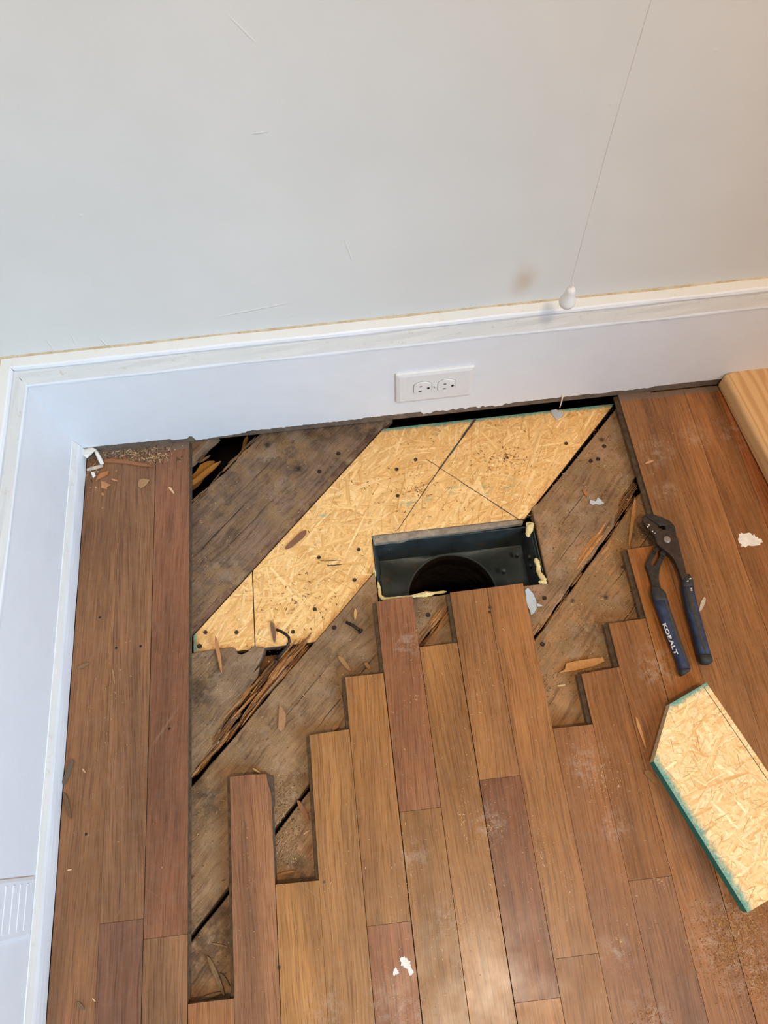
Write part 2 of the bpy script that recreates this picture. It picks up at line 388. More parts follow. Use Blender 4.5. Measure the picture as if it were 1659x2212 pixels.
M_OSBBASE = simple('osb_core', (200, 160, 104), .8, var=.2, scale=150)

# galvanised boot: dark, patchy
def metal_mat():
    t = NT('dull_galvanised_steel'); p = t.pos()
    c = t.mix(t.mr(t.noise(p, 18, 4), .3, .7), lin((58, 64, 64)), lin((84, 92, 92)))
    c = t.mix(t.mr(t.noise(p, 38, 4, .6), .62, .70, 0, .6), c, lin((110, 84, 52)))
    return t.out(c, t.mr(t.noise(p, 30, 3), .3, .7, .45, .65), .55, .5)
M_METAL = metal_mat()
M_DUCTIN = simple('flexible_duct_liner', (46, 38, 30), .45, .3, var=.5, scale=60)

# ------------------------------------------------------------------ room shell
XL = -0.1810            # face of the left baseboard
ROOM_X1, ROOM_Y0, ROOM_H = 2.3, -3.2, 2.45
WALLY = 0.006
DY = -.012               # front face of the back baseboard
m = MB(); m.box(XL - .118, ROOM_X1, WALLY, WALLY + .1, -.008, ROOM_H); struct(m.build('wall_back', M_WALL))
m = MB(); m.box(XL - .118, XL - .018, ROOM_Y0, WALLY, -.008, ROOM_H); struct(m.build('wall_left', M_WALL))
m = MB(); m.box(XL - .118, ROOM_X1, ROOM_Y0, WALLY + .1, ROOM_H, ROOM_H + .05); struct(m.build('ceiling', M_WALL))
# crawlspace under the boards: dark ground and unseen sides added to block world light
m = MB(); m.box(XL - .3, ROOM_X1 + .1, ROOM_Y0 - .1, .35, -.62, -.56); struct(m.build('ground_below', M_SOIL))
m = MB()
m.box(XL - .3, ROOM_X1 + .1, .20, .26, -.56, -.010); m.box(XL - .3, XL - .24, ROOM_Y0, .20, -.56, -.010); m.box(ROOM_X1 + .04, ROOM_X1 + .1, ROOM_Y0, .20, -.56, -.02)
m.box(XL - .24, ROOM_X1 + .04, ROOM_Y0 - .06, ROOM_Y0, -.56, -.02)
struct(m.build('crawlspace_light_block', M_SOIL))
def joist(y0, y1):
    m = MB(); m.box(XL - .12, ROOM_X1, y0, y1, -.235, -.0460); return m.build('floor_joist', M_JOIST, frame)
frame = struct(empty('floor_frame'))
for yc in (.150, -.403, -.806, -1.212, -1.618, -2.024, -2.43, -2.84): joist(yc - .019, yc + .019)

# baseboards: profile (depth into wall, height, material of the strip above this point)
PROF = [(.0000, .0000, 0), (.0000, .1965, 0), (-.0006, .1985, 0), (-.0022, .1992, 0), (-.0024, .2020, 0), (-.0012, .2050, 1), (.0010, .2150, 1), (.0026, .2260, 1), (.0034, .2300, 0),
        (.0016, .2325, 0), (.0008, .2360, 0), (.0022, .2395, 0), (.0045, .2412, 1), (.0100, .2436, 1), (.0152, .2458, 2), (.0185, .2475, 2)]
def baseboard(name, horizontal_x):
    root = struct(empty(name))
    mats = [M_TRIM, M_CREAM, M_DIRT]
    # raw board core
    m = MB()
    if horizontal_x: m.box(XL - .017, ROOM_X1, DY + .0010, DY + .0178, .0004, .1985)
    else: m.box(XL - .0178, XL - .0010, ROOM_Y0, DY + .001, .0004, .1985)
    m.build('raw_board', M_RAW, root)
    # painted face with chipped lower edge
    m = MB(); N = 420 if horizontal_x else 60
    x0, x1 = (XL, ROOM_X1) if horizontal_x else (DY, ROOM_Y0)
    rr = random.Random(3); lo = []
    for i in range(N + 1):
        f = (i / N) ** 1.3; x = x0 + (x1 - x0) * f
        z = .0175 + .0008 * math.sin(x * 31) + rr.uniform(-.0006, .0006)
        if horizontal_x:
            if -.028 < x < .0: z = .0125
            if .012 < x < .10: z = .0035 + (x - .012) * .09 + rr.uniform(-.0012, .0012)
            if .10 < x < .30: z = .0150 + rr.uniform(-.0015, .0015)
            if .40 < x < .55: z = .0125 + rr.uniform(-.0045, .0035)
            if .55 < x < .80: z = .0150 + rr.uniform(-.002, .0012)
        lo.append((x, z))
    vs, fs = [], []
    for x, z in lo:
        for zz in (z, .1985):
            vs.append((x, DY, zz) if horizontal_x else (XL, x, zz)); vs.append((x, DY + .0012, zz) if horizontal_x else (XL - .0012, x, zz))
    for i in range(N):
        a, b = 4 * i, 4 * i + 4
        fs += [(a, b, b + 2, a + 2), (a + 1, a, b, b + 1)[::-1], (a + 1, b + 1, b + 3, a + 3)[::-1]]
    m.add(vs, fs, 0); m.build('paint_skin', M_TRIM, root)
    # cap moulding
    m = MB(); pr = [(.0185, .1965, 0)] + PROF[1:]
    K = 40
    for k in range(len(pr) - 1):
        (d0, z0, _), (d1, z1, mi) = pr[k], pr[k + 1]
        mi = pr[k][2] if k else 0
        vs, fs = [], []
        for i in range(K + 1):
            for d, z in ((d0, z0), (d1, z1)):
                w = .0005 * math.sin(i * 2.1 + z * 300) + .0003 * math.sin(i * 5.3)
                if horizontal_x:
                    s0 = XL - d; x = s0 + (ROOM_X1 - s0) * i / K; vs.append((x, DY + d + w, z + w * .5))
                else:
                    y = DY + d + (ROOM_Y0 - DY - d) * i / K; vs.append((XL - d - w, y, z + w * .5))
        for i in range(K): fs.append((2 * i, 2 * i + 2, 2 * i + 3, 2 * i + 1) if horizontal_x else (2 * i, 2 * i + 1, 2 * i + 3, 2 * i + 2))
        m.add(vs, fs, mi)
    o = m.build('cap_moulding', mats, root, smooth=False, recalc=False)
    return root
bb_back = baseboard('baseboard_back', True)
bb_left = baseboard('baseboard_left', False)
# shoe moulding still in place along the left wall
m = MB(); sp = [(0, .0005), (.0066, .0005), (.0070, .010), (.0068, .020), (.0062, .0265), (.0060, .0285), (.0046, .0335), (.0024, .0395), (.0008, .0440), (-.0005, .0450)]
rings = []
for i in range(61):
    y = DY - .0005 - 3.1 * (i / 60) ** 1.6
    rings.append([(XL + d + .0003 * math.sin(i * 1.7 + k), y, z) for k, (d, z) in enumerate(sp)])
for k in range(len(sp) - 1):
    m.loft([[r[k], r[k + 1]] for r in rings], 1 if k in (6, 7) else 0, cap=False, closed=False)
m.build('shoe_moulding', [M_TRIM, M_CREAM], bb_left)

# ------------------------------------------------------------------ hardwood planks
P = 0.05715
floor = struct(empty('floor'))
SEAM = {-2: .00012, -1: .00045, 0: .0005, 1: .0003, 2: .0003, 3: .00012, 4: .0003, 5: .0006, 6: .0003, 7: .0005, 8: .00022, 9: .00014, 10: .00014, 11: .00018, 12: .0004, 13: .0002, 14: .00008, 15: .0002}
def plank(k, yL, yR, y2, col, xa=None, chipped=False, k2=None):
    """one strip of oak between seams k and k+1, far end (yL..yR), near end y2"""
    xa = k * P if xa is None else xa; xb = (k + 1) * P
    g = random.Random(int(k * 131 + yL * 977)); ga, gb = SEAM.get(k, .0002), SEAM.get(k + 1, .0002)
    x0, x1 = xa + ga, xb - gb
    # tongue on the left, groove on the right
    prof = [(x0, -.0002), (x0 + .0002, 0), (x1 - .0002, 0), (x1, -.0002), (x1, -.0064), (x1 - .0066, -.0064), (x1 - .0066, -.0136), (x1, -.0136), (x1, -.0188), (x0, -.0188), (x0, -.0130), (x0 - .0050, -.0126), (x0 - .0056, -.0116), (x0 - .0056, -.0084), (x0 - .0050, -.0074), (x0, -.0070)]
    if k == -3: prof = [(x0, -.0002), (x0 + .0002, 0)] + prof[2:9] + [(x0, -.0188)]
    y1 = lambda x: yL + (yR - yL) * (x - xa) / (xb - xa)
    if chipped:
        pts_far = None
    rings = [[(x, y1(x), z) for x, z in prof], [(x, y2, z) for x, z in prof]]
    m = MB(); n = len(prof)
    m.add(rings[0] + rings[1], [], 0)
    for i in range(n):
        j = (i + 1) % n
        top = i in (0, 1, 2)
        m.f.append([i, j, n + j, n + i]); m.m.append(0 if top else 1); m.c.append((1, 1, 1)); m.uv.append([(0, 0)] * 4)
    for r in (list(range(n)), list(range(n, 2 * n))[::-1]):
        m.f.append(r); m.m.append(1); m.c.append((1, 1, 1)); m.uv.append([(0, 0)] * n)
    o = m.build('floor_plank', [M_OAK, M_EDGE], floor)
    c = lin(col); kf = (.88, .86, .82) if k < 0 else ((.88, .83, .74) if k < 12 else (1.10, 1.06, .86)); o.color = (*[v * f for v, f in zip(c, kf)], 1)
    return o
def py(px, pyv): return G(px, pyv).y
NEAR = -2.6
JG = .0004
def run(k, start, joints, cols, xa=None):
    """start=(yL,yR); joints=[(yL,yR),...] nearer joints"""
    ends = [start] + joints
    for i, (a, b) in enumerate(ends):
        y2 = min(joints[i]) + abs(joints[i][0] - joints[i][1]) / 2 + JG if i < len(joints) else NEAR
        if i: a = b = (a + b) / 2
        plank(k, a, b, y2, cols[i], xa)
j2 = lambda k, a, b: (py(*a), py(*b))
BK = -.0060
run(-3, (BK, BK), [(-1.5, -1.5)], [(146, 101, 64), (140, 95, 60)], xa=XL + .0072)
run(-2, (BK, BK), [j2(-2, (213, 1997), (308, 1985))], [(142, 99, 66), (126, 85, 64)])
run(-1, (BK, BK), [j2(-1, (308, 2031), (405, 2017))], [(138, 90, 62), (148, 105, 70)])
run(0, j2(0, (407, 2169), (504, 2157)), [], [(168, 115, 74)])
run(2, j2(2, (596, 1911), (689, 1902)), [], [(176, 126, 74)])
run(3, j2(3, (670, 1588), (756, 1575)), [], [(170, 122, 74)])
run(4, j2(4, (745, 1463), (830, 1454)), [j2(4, (795, 2003), (893, 1988))], [(168, 117, 68), (146, 93, 62)])
run(5, j2(5, (821, 1299), (896, 1287)), [j2(5, (863, 1752), (955, 1747))], [(152, 100, 68), (156, 109, 62)])
run(6, j2(6, (910, 1398), (989, 1388)), [(-1.25, -1.25)], [(168, 117, 68), (160, 109, 64)])
run(7, j2(7, (971, 1280), (1062, 1269)), [j2(7, (1036, 1685), (1125, 1676)), (-.86, -.86)], [(158, 109, 66), (132, 82, 52), (166, 111, 60)])
run(8, j2(8, (1062, 1269), (1127, 1260)), [j2(8, (1197, 2074), (1293, 2058))], [(160, 109, 64), (154, 103, 56)])
run(9, j2(9, (1195, 1574), (1277, 1565)), [(-1.1, -1.1)], [(152, 101, 62), (150, 99, 58)])
run(10, j2(10, (1255, 1456), (1336, 1441)), [j2(10, (1356, 1904), (1448, 1893))], [(156, 103, 58), (146, 99, 64)])
run(11, j2(11, (1308, 1348), (1394, 1336)), [(-1.4, -1.4)], [(152, 101, 58), (150, 99, 58)])
run(12, j2(12, (1352, 1187), (1425, 1177)), [(-.93, -.93)], [(150, 95, 45), (148, 101, 64)])
run(13, (-.0095, -.0095), [(-1.05, -1.05)], [(138, 95, 62), (146, 99, 60)])
run(14, (-.0135, -.0135), [(-.98, -.98)], [(140, 95, 60), (148, 97, 52)])
run(15, (-.0135, -.0135), [(-.58, -.58)], [(138, 91, 54), (146, 95, 52)])
for k in range(16, 40):
    g = random.Random(k); run(k, (-.0135, -.0135), [(-.25 - g.random() * .9,) * 2], [(138 + g.randint(-8, 8), 88, 52), (146 + g.randint(-8, 8), 92, 54)])
# the strip with the broken corner
pts = [(497, 1679), (505, 1677), (548, 1673), (575, 1672)] + [(578, 1690), (585, 1712), (589, 1728), (590, 1740)]
poly = [tuple(G(*q).xy) for q in pts]
x0, x1 = P + .0005, 2 * P - .0005
poly = [(min(max(x, x0), x1), y) for x, y in poly]; poly[0] = (x0, poly[0][1]); poly[-1] = (x1, poly[-1][1])
poly += [(x1, NEAR), (x0, NEAR)]
m = MB(); m.prism(poly, -.0188, 0, 0, 1)
yt = poly[0][1]
m.box(x0 - .0056, x0, NEAR, yt, -.0128, -.0072, 1)
m.prism([(poly[3][0], poly[3][1]), (x1 + .002, poly[3][1] - .004), (x1 + .002, poly[7][1]), (poly[7][0], poly[7][1])], -.0188, -.0095, 1, 1)
o = m.build('floor_plank', [M_OAK, M_EDGE], floor); o.color = (*[v * .88 for v in lin((156, 106, 72))], 1)

# ------------------------------------------------------------------ subfloor boards (45 degrees); c = x - y across, t = x + y along
ZS = -.0200
subfloor = struct(empty('subfloor'))
def edge_line(c, t0, t1, jag, seed, step=.012, smooth=0):
    g = random.Random(seed); out = []; t = t0; w = 0
    while t < t1:
        w = .6 * w + g.uniform(-jag, jag)
        cc = c + w; out.append(((cc + t) / 2, (t - cc) / 2)); t += step * g.uniform(.5, 1.4)
    out.append(((c + t1) / 2, (t1 - c) / 2)); return out
def rect_clip(poly, x0=XL - .16, x1=2.2, y0=-2.3, y1=.012):
    for a in ((-1, 0, -x0), (1, 0, x1), (0, -1, -y0), (0, 1, y1)): poly = clip(poly, *a)
    return poly
def sub_board(poly, col, z1=ZS, th=.0245, bev=.0012):
    m = MB(); m.prism(poly, z1 - th, z1, 0, 0, bev=bev)
    o = m.build('subfloor_board', M_SUB, subfloor); o.color = (*[v * 1.52 for v in lin(col)], 1); return o
T0, T1 = -2.4, 1.5
# upper-left board beside the black opening, and everything further left
sub_board(rect_clip(edge_line(-.30, T0, T1, 0, 1, .5) + edge_line(.030, T0, T1, .0014, 2)[::-1]), (116, 92, 72))
# board between the black opening and the OSB patch: ragged on the left, bull-nosed on the right
bm_poly = rect_clip(edge_line(.119, T0, T1, .0018, 3, .009) + edge_line(.3290, T0, T1, .0002, 4, .2)[::-1])
B1 = sub_board(bm_poly, (112, 92, 76), bev=.0010)
m = MB(); rings = []
for k in range(8):
    a = math.pi / 2 * k / 7; dc = .0120 * math.sin(a); dz = .0095 * (1 - math.cos(a))
    rings.append((.3290 + dc, ZS - dz))
rings.append((.3412, -.0445))
prof = rings + [(.3285, -.0445)]
R0, R1 = [], []
for cc, z in prof:
    t0 = -.72; R0.append(((cc + t0) / 2, (t0 - cc) / 2, z)); y = .010; R1.append((cc + y, y, z))
m.loft([R0, R1], 0); o = m.build('rounded_edge', M_SUB, B1, smooth=False); o.color = (*lin((120, 90, 72)), 1)
# continuation of the replaced board below the patch (grey, torn)
g = random.Random(8); ybk = []
for q in ((-.2, 1402), (412, 1402), (440, 1401), (470, 1399), (505, 1396), (508, 1407), (520, 1412), (540, 1404), (556, 1390), (572, 1392), (566, 1416), (560, 1430), (582, 1412)):
    pass
tops = [G(*q, ZS) for q in ((418, 1410), (450, 1404), (480, 1400), (500, 1398), (508, 1400), (512, 1411), (522, 1413), (534, 1408), (545, 1396), (552, 1396), (570, 1398), (567, 1412), (562, 1424))]
tops = [(-.35, tops[0].y)] + [(p.x, p.y) for p in tops]
ragged = [G(*q, ZS) for q in ((562, 1424), (548, 1452), (560, 1440), (556, 1462), (538, 1486), (520, 1504), (524, 1512), (505, 1530), (486, 1556), (476, 1578), (474, 1594), (452, 1620), (436, 1640), (417, 1668))]
low = [(p.x, p.y) for p in ragged]
c_end = low[-1][0] - low[-1][1]
sub_board(tops + low[1:] + [(-.345, -.345 - c_end), (-.35, -.35 - .36)], (118, 98, 78))
# board under/left of the duct
def cpt(c, x): return (x, x - c)
sub_board([cpt(.5635, -.30)] + [(x, x - .5635 + random.Random(int(x * 999)).uniform(-.0015, .0015)) for x in [i * .012 for i in range(-1, 14)]] +
          [cpt(.5640, .19), cpt(.5650, .24), cpt(.5650, .2895), (.2895, -.3265)] + [(.4165, -.3265)] +
          [(x, x - .7435 + random.Random(int(x * 777)).uniform(-.0011, .0011)) for x in [.40 - i * .014 for i in range(0, 32)]] + [cpt(.7435, -.30)], (134, 106, 78))
# board to the right of the patch, in front of and right of the duct
e5 = [(x, x - (.9262 if not .684 < x < .775 else (.9010 if .700 < x < .765 else .914)) + random.Random(int(x * 555)).uniform(-.0018, .0012)) for x in [.93 - i * .0075 for i in range(0, 134)]]
sub_board([cpt(.7530, -.28)] + [(x, x - .7525 + random.Random(int(x * 333)).uniform(-.001, .001)) for x in [i * .02 for i in range(-2, 21)]] +
          [(.4255, -.3270), (.5580, -.3270), (.5580, -.1950), cpt(.7590, .57), cpt(.7640, .64), cpt(.7660, .72), (.7780, .010), (.9365, .010)] + e5, (138, 108, 80))
cs = [.9335, 1.185, 1.190, 1.33, 1.334, 1.475, 1.479, 1.62, 1.624, 1.765, 1.769, 1.91, 1.914, 2.055, 2.06, 2.2, 2.205, 2.35, 2.355, 2.5, 2.505, 2.65, 2.655, 2.8]
for i in range(0, len(cs), 2):
    sub_board(rect_clip(edge_line(cs[i], T0, 2.1, .0012 if i == 0 else 0, 40 + i, .014 if i == 0 else .4) + edge_line(cs[i + 1], T0, 2.1, 0, 50 + i, .4)[::-1], y0=-1.9), (140, 106, 72))

# splinters: slender broken fibres along the board direction
def splinters(name, parent, items, mat=M_SPL):
    """items: (cx, cy, length, width, height, z, pitch, yaw, colour)"""
    m = MB(); g = random.Random(len(items))
    for cx, cy, L, w, h, z, pitch, yaw, col in items:
        a = math.pi / 4 + yaw; d = Vector((math.cos(a), math.sin(a), math.sin(pitch))); s = Vector((-math.sin(a), math.cos(a), 0))
        rings = []
        for f, k in ((-.5, .12), (-.34, .8), (-.1, 1.0), (.15, .95), (.36, .7), (.5, .08)):
            c = Vector((cx, cy, z)) + d * (f * L) + s * g.uniform(-.12, .12) * w
            ww, hh = w * k * .5, h * (.35 + .65 * k)
            rings.append([c - s * ww, c + s * ww, c + s * ww * .7 + Vector((0, 0, hh)), c - s * ww * .6 + Vector((0, 0, hh * g.uniform(.7, 1)))])
        m.loft(rings, 0, lin(col))
    o = m.build(name, mat, parent, color=True); o['kind'] = 'stuff'; return o
BR = [(150, 102, 58), (124, 84, 50), (176, 124, 74), (96, 66, 42), (108, 84, 64), (160, 110, 60)]
g = random.Random(21); it = []
# the big broken edge between the torn grey board and the next one
for i in range(170):
    f = g.random() ** .8
    pxx, pyy = 418 + (660 - 418) * f, 1676 + (1405 - 1676) * f
    wide = 4 + 30 * min(1, max(0, (f - .05) * 2.2)) * (1 if f < .92 else .6)
    off = g.uniform(-1, .15) * wide
    q = G(pxx + off * .75 - 3, pyy + off * .6 - 2, ZS)
    it.append((q.x, q.y, g.uniform(.018, .062) * (.6 + .6 * f), g.uniform(.0011, .0030), g.uniform(.001, .003), ZS - .010 + g.uniform(-.006, .0085) + off / wide * -.002, g.uniform(-.03, .10), g.uniform(-.07, .10), g.choice(BR)))
splinters('broken_fibres', subfloor, it)
it = []
for (a, b, w, col) in (((485, 1552), (545, 1478), .006, (150, 98, 58)), ((492, 1560), (560, 1490), .004, (170, 116, 66)), ((560, 1500), (628, 1412), .007, (168, 116, 66)), ((548, 1520), (610, 1430), .006, (146, 98, 54)), ((590, 1470), (636, 1408), .005, (190, 136, 82)), ((575, 1500), (622, 1440), .005, (120, 104, 90)), ((470, 1585), (520, 1540), .005, (110, 80, 56)), ((430, 1650), (470, 1600), .003, (130, 92, 56)), ((424, 1662), (462, 1618), .003, (100, 72, 48)), ((604, 1424), (640, 1380), .003, (160, 112, 64))):
    A, B = G(*a, ZS), G(*b, ZS); c = (A + B) / 2; d = B - A
    it.append((c.x, c.y, d.length, w, .004, ZS - .004, .03, math.atan2(d.y, d.x) - math.pi / 4, col))
splinters('torn_strip', subfloor, it)
# ragged lip of the board by the black opening
it = []
for i in range(46):
    t = g.uniform(-.13, .115); c = .119 + g.uniform(-.012, .022)
    it.append(((c + t) / 2, (t - c) / 2, g.uniform(.012, .05), g.uniform(.001, .0035), .0018, ZS - g.uniform(-.0005, .008), g.uniform(-.04, .04), g.uniform(-.12, .12), g.choice([(124, 100, 78), (104, 82, 62), (150, 108, 64), (92, 74, 58)])))
splinters('ragged_lip', subfloor, it)
# orange splinters poking out of the black opening
it = []
for a, b, w, zz, col in (((405, 1045), (462, 996), .022, -.045, (164, 112, 44)), ((405, 1052), (478, 998), .010, -.040, (180, 124, 56)), ((405, 1062), (440, 1030), .012, -.048, (140, 98, 48)), ((520, 985), (536, 942), .008, -.034, (130, 92, 44)), ((415, 975), (428, 957), .006, -.026, (130, 100, 72)), ((430, 1000), (455, 985), .003, -.036, (120, 84, 46)), ((412, 985), (430, 976), .0018, -.03, (170, 140, 110)), ((430, 1075), (458, 1048), .0018, -.026, (160, 130, 100)), ((450, 1058), (486, 1038), .0022, -.024, (150, 118, 84))):
    A, B = G(*a, zz), G(*b, zz); c = (A + B) / 2; d = B - A
    it.append((c.x, c.y, d.length, w, .004, zz, .06, math.atan2(d.y, d.x) - math.pi / 4, col))
splinters('jutting_splinters', subfloor, it)
# splinters along the crack right of the duct and in the small pit
it = []
for i in range(60):
    f = g.random(); q = Vector((.5198, -.4083, 0)).lerp(Vector((.744, -.190, 0)), f)
    o_ = g.uniform(-.012, .003)
    it.append((q.x + o_ * .7, q.y - o_ * .7, g.uniform(.01, .035), g.uniform(.001, .0026), .0016, ZS - g.uniform(.0002, .006), g.uniform(-.03, .03), g.uniform(-.05, .05), g.choice([(150, 104, 62), (120, 88, 60), (100, 74, 52), (164, 116, 66)])))
for i in range(16):
    q = G(1240 + g.uniform(-1, 1) * 26 + 30, 1200 + g.uniform(-1, 1) * 34 - 18, ZS)
    d5 = (q.x - q.y) - .915
    q.x -= d5 / 2 * .6; q.y += d5 / 2 * .6
    it.append((q.x, q.y, g.uniform(.03, .07), g.uniform(.002, .005), .0012, ZS - .0006, 0, g.uniform(-.05, .05), g.choice([(186, 128, 70), (170, 114, 60), (196, 140, 84)])))
for i in range(26):
    f = g.random(); q = G(912 + 62 * f, 1384 - 78 * f, ZS); o_ = g.uniform(-.010, .012)
    it.append((q.x + o_ * .7, q.y - o_ * .7, g.uniform(.02, .05), g.uniform(.0015, .004), .002, ZS - g.uniform(0, .004), g.uniform(-.02, .04), g.uniform(-.08, .08), g.choice(BR)))
splinters('crack_splinters', subfloor, it)
# dark slits beside the right-hand crack are real grooves between fibres: a comb of loose fibres over the gap
it = []
for i in range(22):
    c_ = .9025 + (i % 8) * .0031; t_ = .475 + (i // 8) * .034 + g.uniform(-.008, .008)
    it.append(((c_ + t_) / 2, (t_ - c_) / 2, g.uniform(.030, .046), .0021, .003, ZS - .0035 - g.uniform(0, .002), 0, g.uniform(-.02, .02), g.choice([(150, 108, 66), (126, 92, 60), (138, 100, 64)])))
splinters('loose_fibres', subfloor, it)

# ------------------------------------------------------------------ OSB patch and offcut
def strands(m, regions, z, n, lmin, lmax, wmin, wmax, tints, seed, bbox, lift=.0006, dirs=None, gain=1.10):
    g = random.Random(seed)
    for i in range(n):
        cx, cy = g.uniform(bbox[0], bbox[1]), g.uniform(bbox[2], bbox[3])
        L, w = g.uniform(lmin, lmax), g.uniform(wmin, wmax)
        a = g.choice(dirs) + g.gauss(0, .30) if dirs and g.random() < .65 else g.uniform(0, math.pi)
        ca, sa = math.cos(a), math.sin(a)
        h = lift * (.15 + .85 * i / n) + g.uniform(-.00006, .00006)
        e = [g.uniform(.25, .5) for _ in range(4)]; tip = g.uniform(.8, 1.0)
        loc = [(-.5, -e[0]), (-.5 * tip + .02, 0 if g.random() < .3 else -.1), (-.46, e[1]), (0, .5 * g.uniform(.85, 1)), (.46, e[2]), (.5, .05), (.47, -e[3]), (.05, -.5 * g.uniform(.85, 1))]
        u0, v0 = g.uniform(0, 40), g.uniform(0, 40)
        tilt = g.uniform(-1, 1) * .00018
        quad = [(cx + ca * u * L - sa * v * w, cy + sa * u * L + ca * v * w, z + h + tilt * v, u0 + u * L, v0 + v * w) for u, v in loc]
        tc = lin(g.choice(tints)); f = g.uniform(.94, 1.05) * gain; tc = tuple(min(.95, x * f) for x in tc)
        for R in regions:
            p = quad
            for hp in R:
                p = clip(p, *hp)
                if len(p) < 3: break
            if len(p) >= 3:
                m.add([q[:3] for q in p], [list(range(len(p)))], 0, tc, [q[3:5] for q in p])
ZO = -.0265
TINT = [(230, 188, 126), (234, 194, 134), (226, 182, 118), (232, 190, 128), (220, 172, 108), (238, 202, 146), (228, 184, 120), (230, 188, 126)]
xs, yb = G(548, 1310, ZO).x, G(600, 1396, ZO).y
YT = -.0115
panelR = [[(-1, 1, -.3440), (1, -1, .5620), (0, 1, YT), (0, -1, -yb), (-1, 0, -xs - .0008), (1, 0, .2905)],
          [(-1, 0, -.2905), (0, 1, YT), (0, -1, .2105), (-1, 1, -.3440), (1, -1, .7545)]]
pieceR = [[(-1, 1, -.3440), (0, -1, -yb), (-1, 0, .0), (1, 0, xs - .0008)]]
def osb_body(m, regions, z0, z1, mside):
    for R in regions:
        p = [(-2., -2.), (3, -2), (3, 2), (-2, 2)]
        for hp in R: p = clip(p, *hp)
        m.prism(p, z0, z1, 1, mside)
M_OSB1 = osb_mat('osb_patch', [(.9, YT, .2, YT, .008, 1.0), (-.001, -.2, -.001, -.5, .010, .9)], [(*G(*q, -.0262).xy, -.0262, .022, .8) for q in ((880, 1088), (935, 1078), (985, 1062), (1045, 1056), (1105, 1050), (690, 1108))])
patch = tag(empty('osb_patch', (.40, -.15, ZO - .018)), 'pale OSB subfloor patch cut around the metal duct, with pencil lines and teal back edge', 'panel')
m = MB(); m.prism([(.3345, YT), (.7425, YT), (.5440, -.2105), (.2905, -.2105), (.2905, -.2715), (yb + .5620, yb), (xs + .0008, yb), (xs + .0008, xs + .0008 - .3440)], ZO - .018, ZO, 0, 1)
m.build('panel', [M_OSBBASE, M_OSBEDGE], patch)
m = MB(); strands(m, panelR, ZO, 1500, .040, .150, .005, .026, TINT, 3, (.05, .78, -.42, .0), .00030, [math.pi / 4, math.pi / 4 + .25, .1]); strands(m, panelR, ZO + .00032, 2600, .018, .085, .0012, .0075, TINT, 4, (.05, .78, -.42, .0), .00025, [math.pi / 4, math.pi / 4 + .25, .1]); strands(m, panelR, ZO + .00058, 700, .010, .040, .0003, .0008, [(186, 138, 84), (196, 148, 92), (248, 220, 172)], 5, (.05, .78, -.42, .0), .0001, [math.pi / 4, math.pi / 4 + .25, .1])
o = m.build('wood_strands', M_OSB1, patch, color=True, uv=True); o['kind'] = 'stuff'
def mark(a, b, w0, w1, z=ZO + .0008):
    A, B = G(*a, z), G(*b, z); d = (B - A).normalized(); s = Vector((-d.y, d.x, 0)); g = random.Random(int(a[0])); m = MB(); vs = []
    for i in range(13):
        f = i / 12; c = A.lerp(B, f) + s * g.uniform(-.0004, .0004); w = (w0 + (w1 - w0) * f) * g.uniform(.7, 1.15) / 2
        vs += [c - s * w, c + s * w, c - s * w + Vector((0, 0, -.0009)), c + s * w + Vector((0, 0, -.0009))]
    fs = []
    for i in range(12):
        k = 4 * i; fs += [(k, k + 4, k + 5, k + 1), (k + 2, k + 3, k + 7, k + 6), (k, k + 2, k + 6, k + 4), (k + 1, k + 5, k + 7, k + 3)]
    m.add(vs, fs + [(0, 1, 3, 2), (48, 50, 51, 49)]); return m
mark((1027, 905), (950, 1012), .0040, .0030).build('pencil_line', M_PENCIL, patch)
mark((950, 1012), (858, 1146), .0020, .0010).build('pencil_line', M_PENCIL, patch)
mark((922, 992), (1120, 1122), .0011, .0015).build('pencil_line', M_PENCIL, patch)
mark((708, 1222), (738, 1219), .0022, .0012).build('pencil_line', M_PENCIL, patch)
mark((692, 1212), (735, 1210), .0010, .0010).build('pencil_line', M_PENCIL, patch)
piece = tag(empty('osb_filler', (.05, -.34, ZO - .018)), 'small triangular OSB filler beside the large patch, green paint on its left end', 'panel')
m = MB(); osb_body(m, pieceR, ZO - .018, ZO, 2); m.build('panel', [M_OSBBASE, M_OSBBASE, M_OSBEDGE], piece)
m = MB(); strands(m, pieceR, ZO, 400, .03, .11, .004, .022, TINT + [(232, 180, 128), (226, 170, 116)], 9, (-.04, .13, -.42, -.22), .0003, [.3, .8]); strands(m, pieceR, ZO + .00032, 420, .018, .08, .0012, .007, TINT + [(232, 180, 128)], 10, (-.04, .13, -.42, -.22), .00025, [.3, .8])
o = m.build('wood_strands', M_OSB1, piece, color=True, uv=True); o['kind'] = 'stuff'
# grey splintered strip at the back edge of the duct opening
m = MB(); a = [(.2915, -.2100), (.40, -.2092), (.47, -.2088), (.541, -.2098), (.5405, -.2175), (.50, -.2185), (.45, -.2200), (.40, -.2206), (.35, -.2216), (.335, -.2246), (.32, -.2230), (.2930, -.2240)]
m.prism(a, ZO - .0125, ZO - .0035, 0); m.build('grey_backing_strip', simple('weathered_strip', (150, 134, 116), .9, var=.3, scale=90, bump=.6), patch)

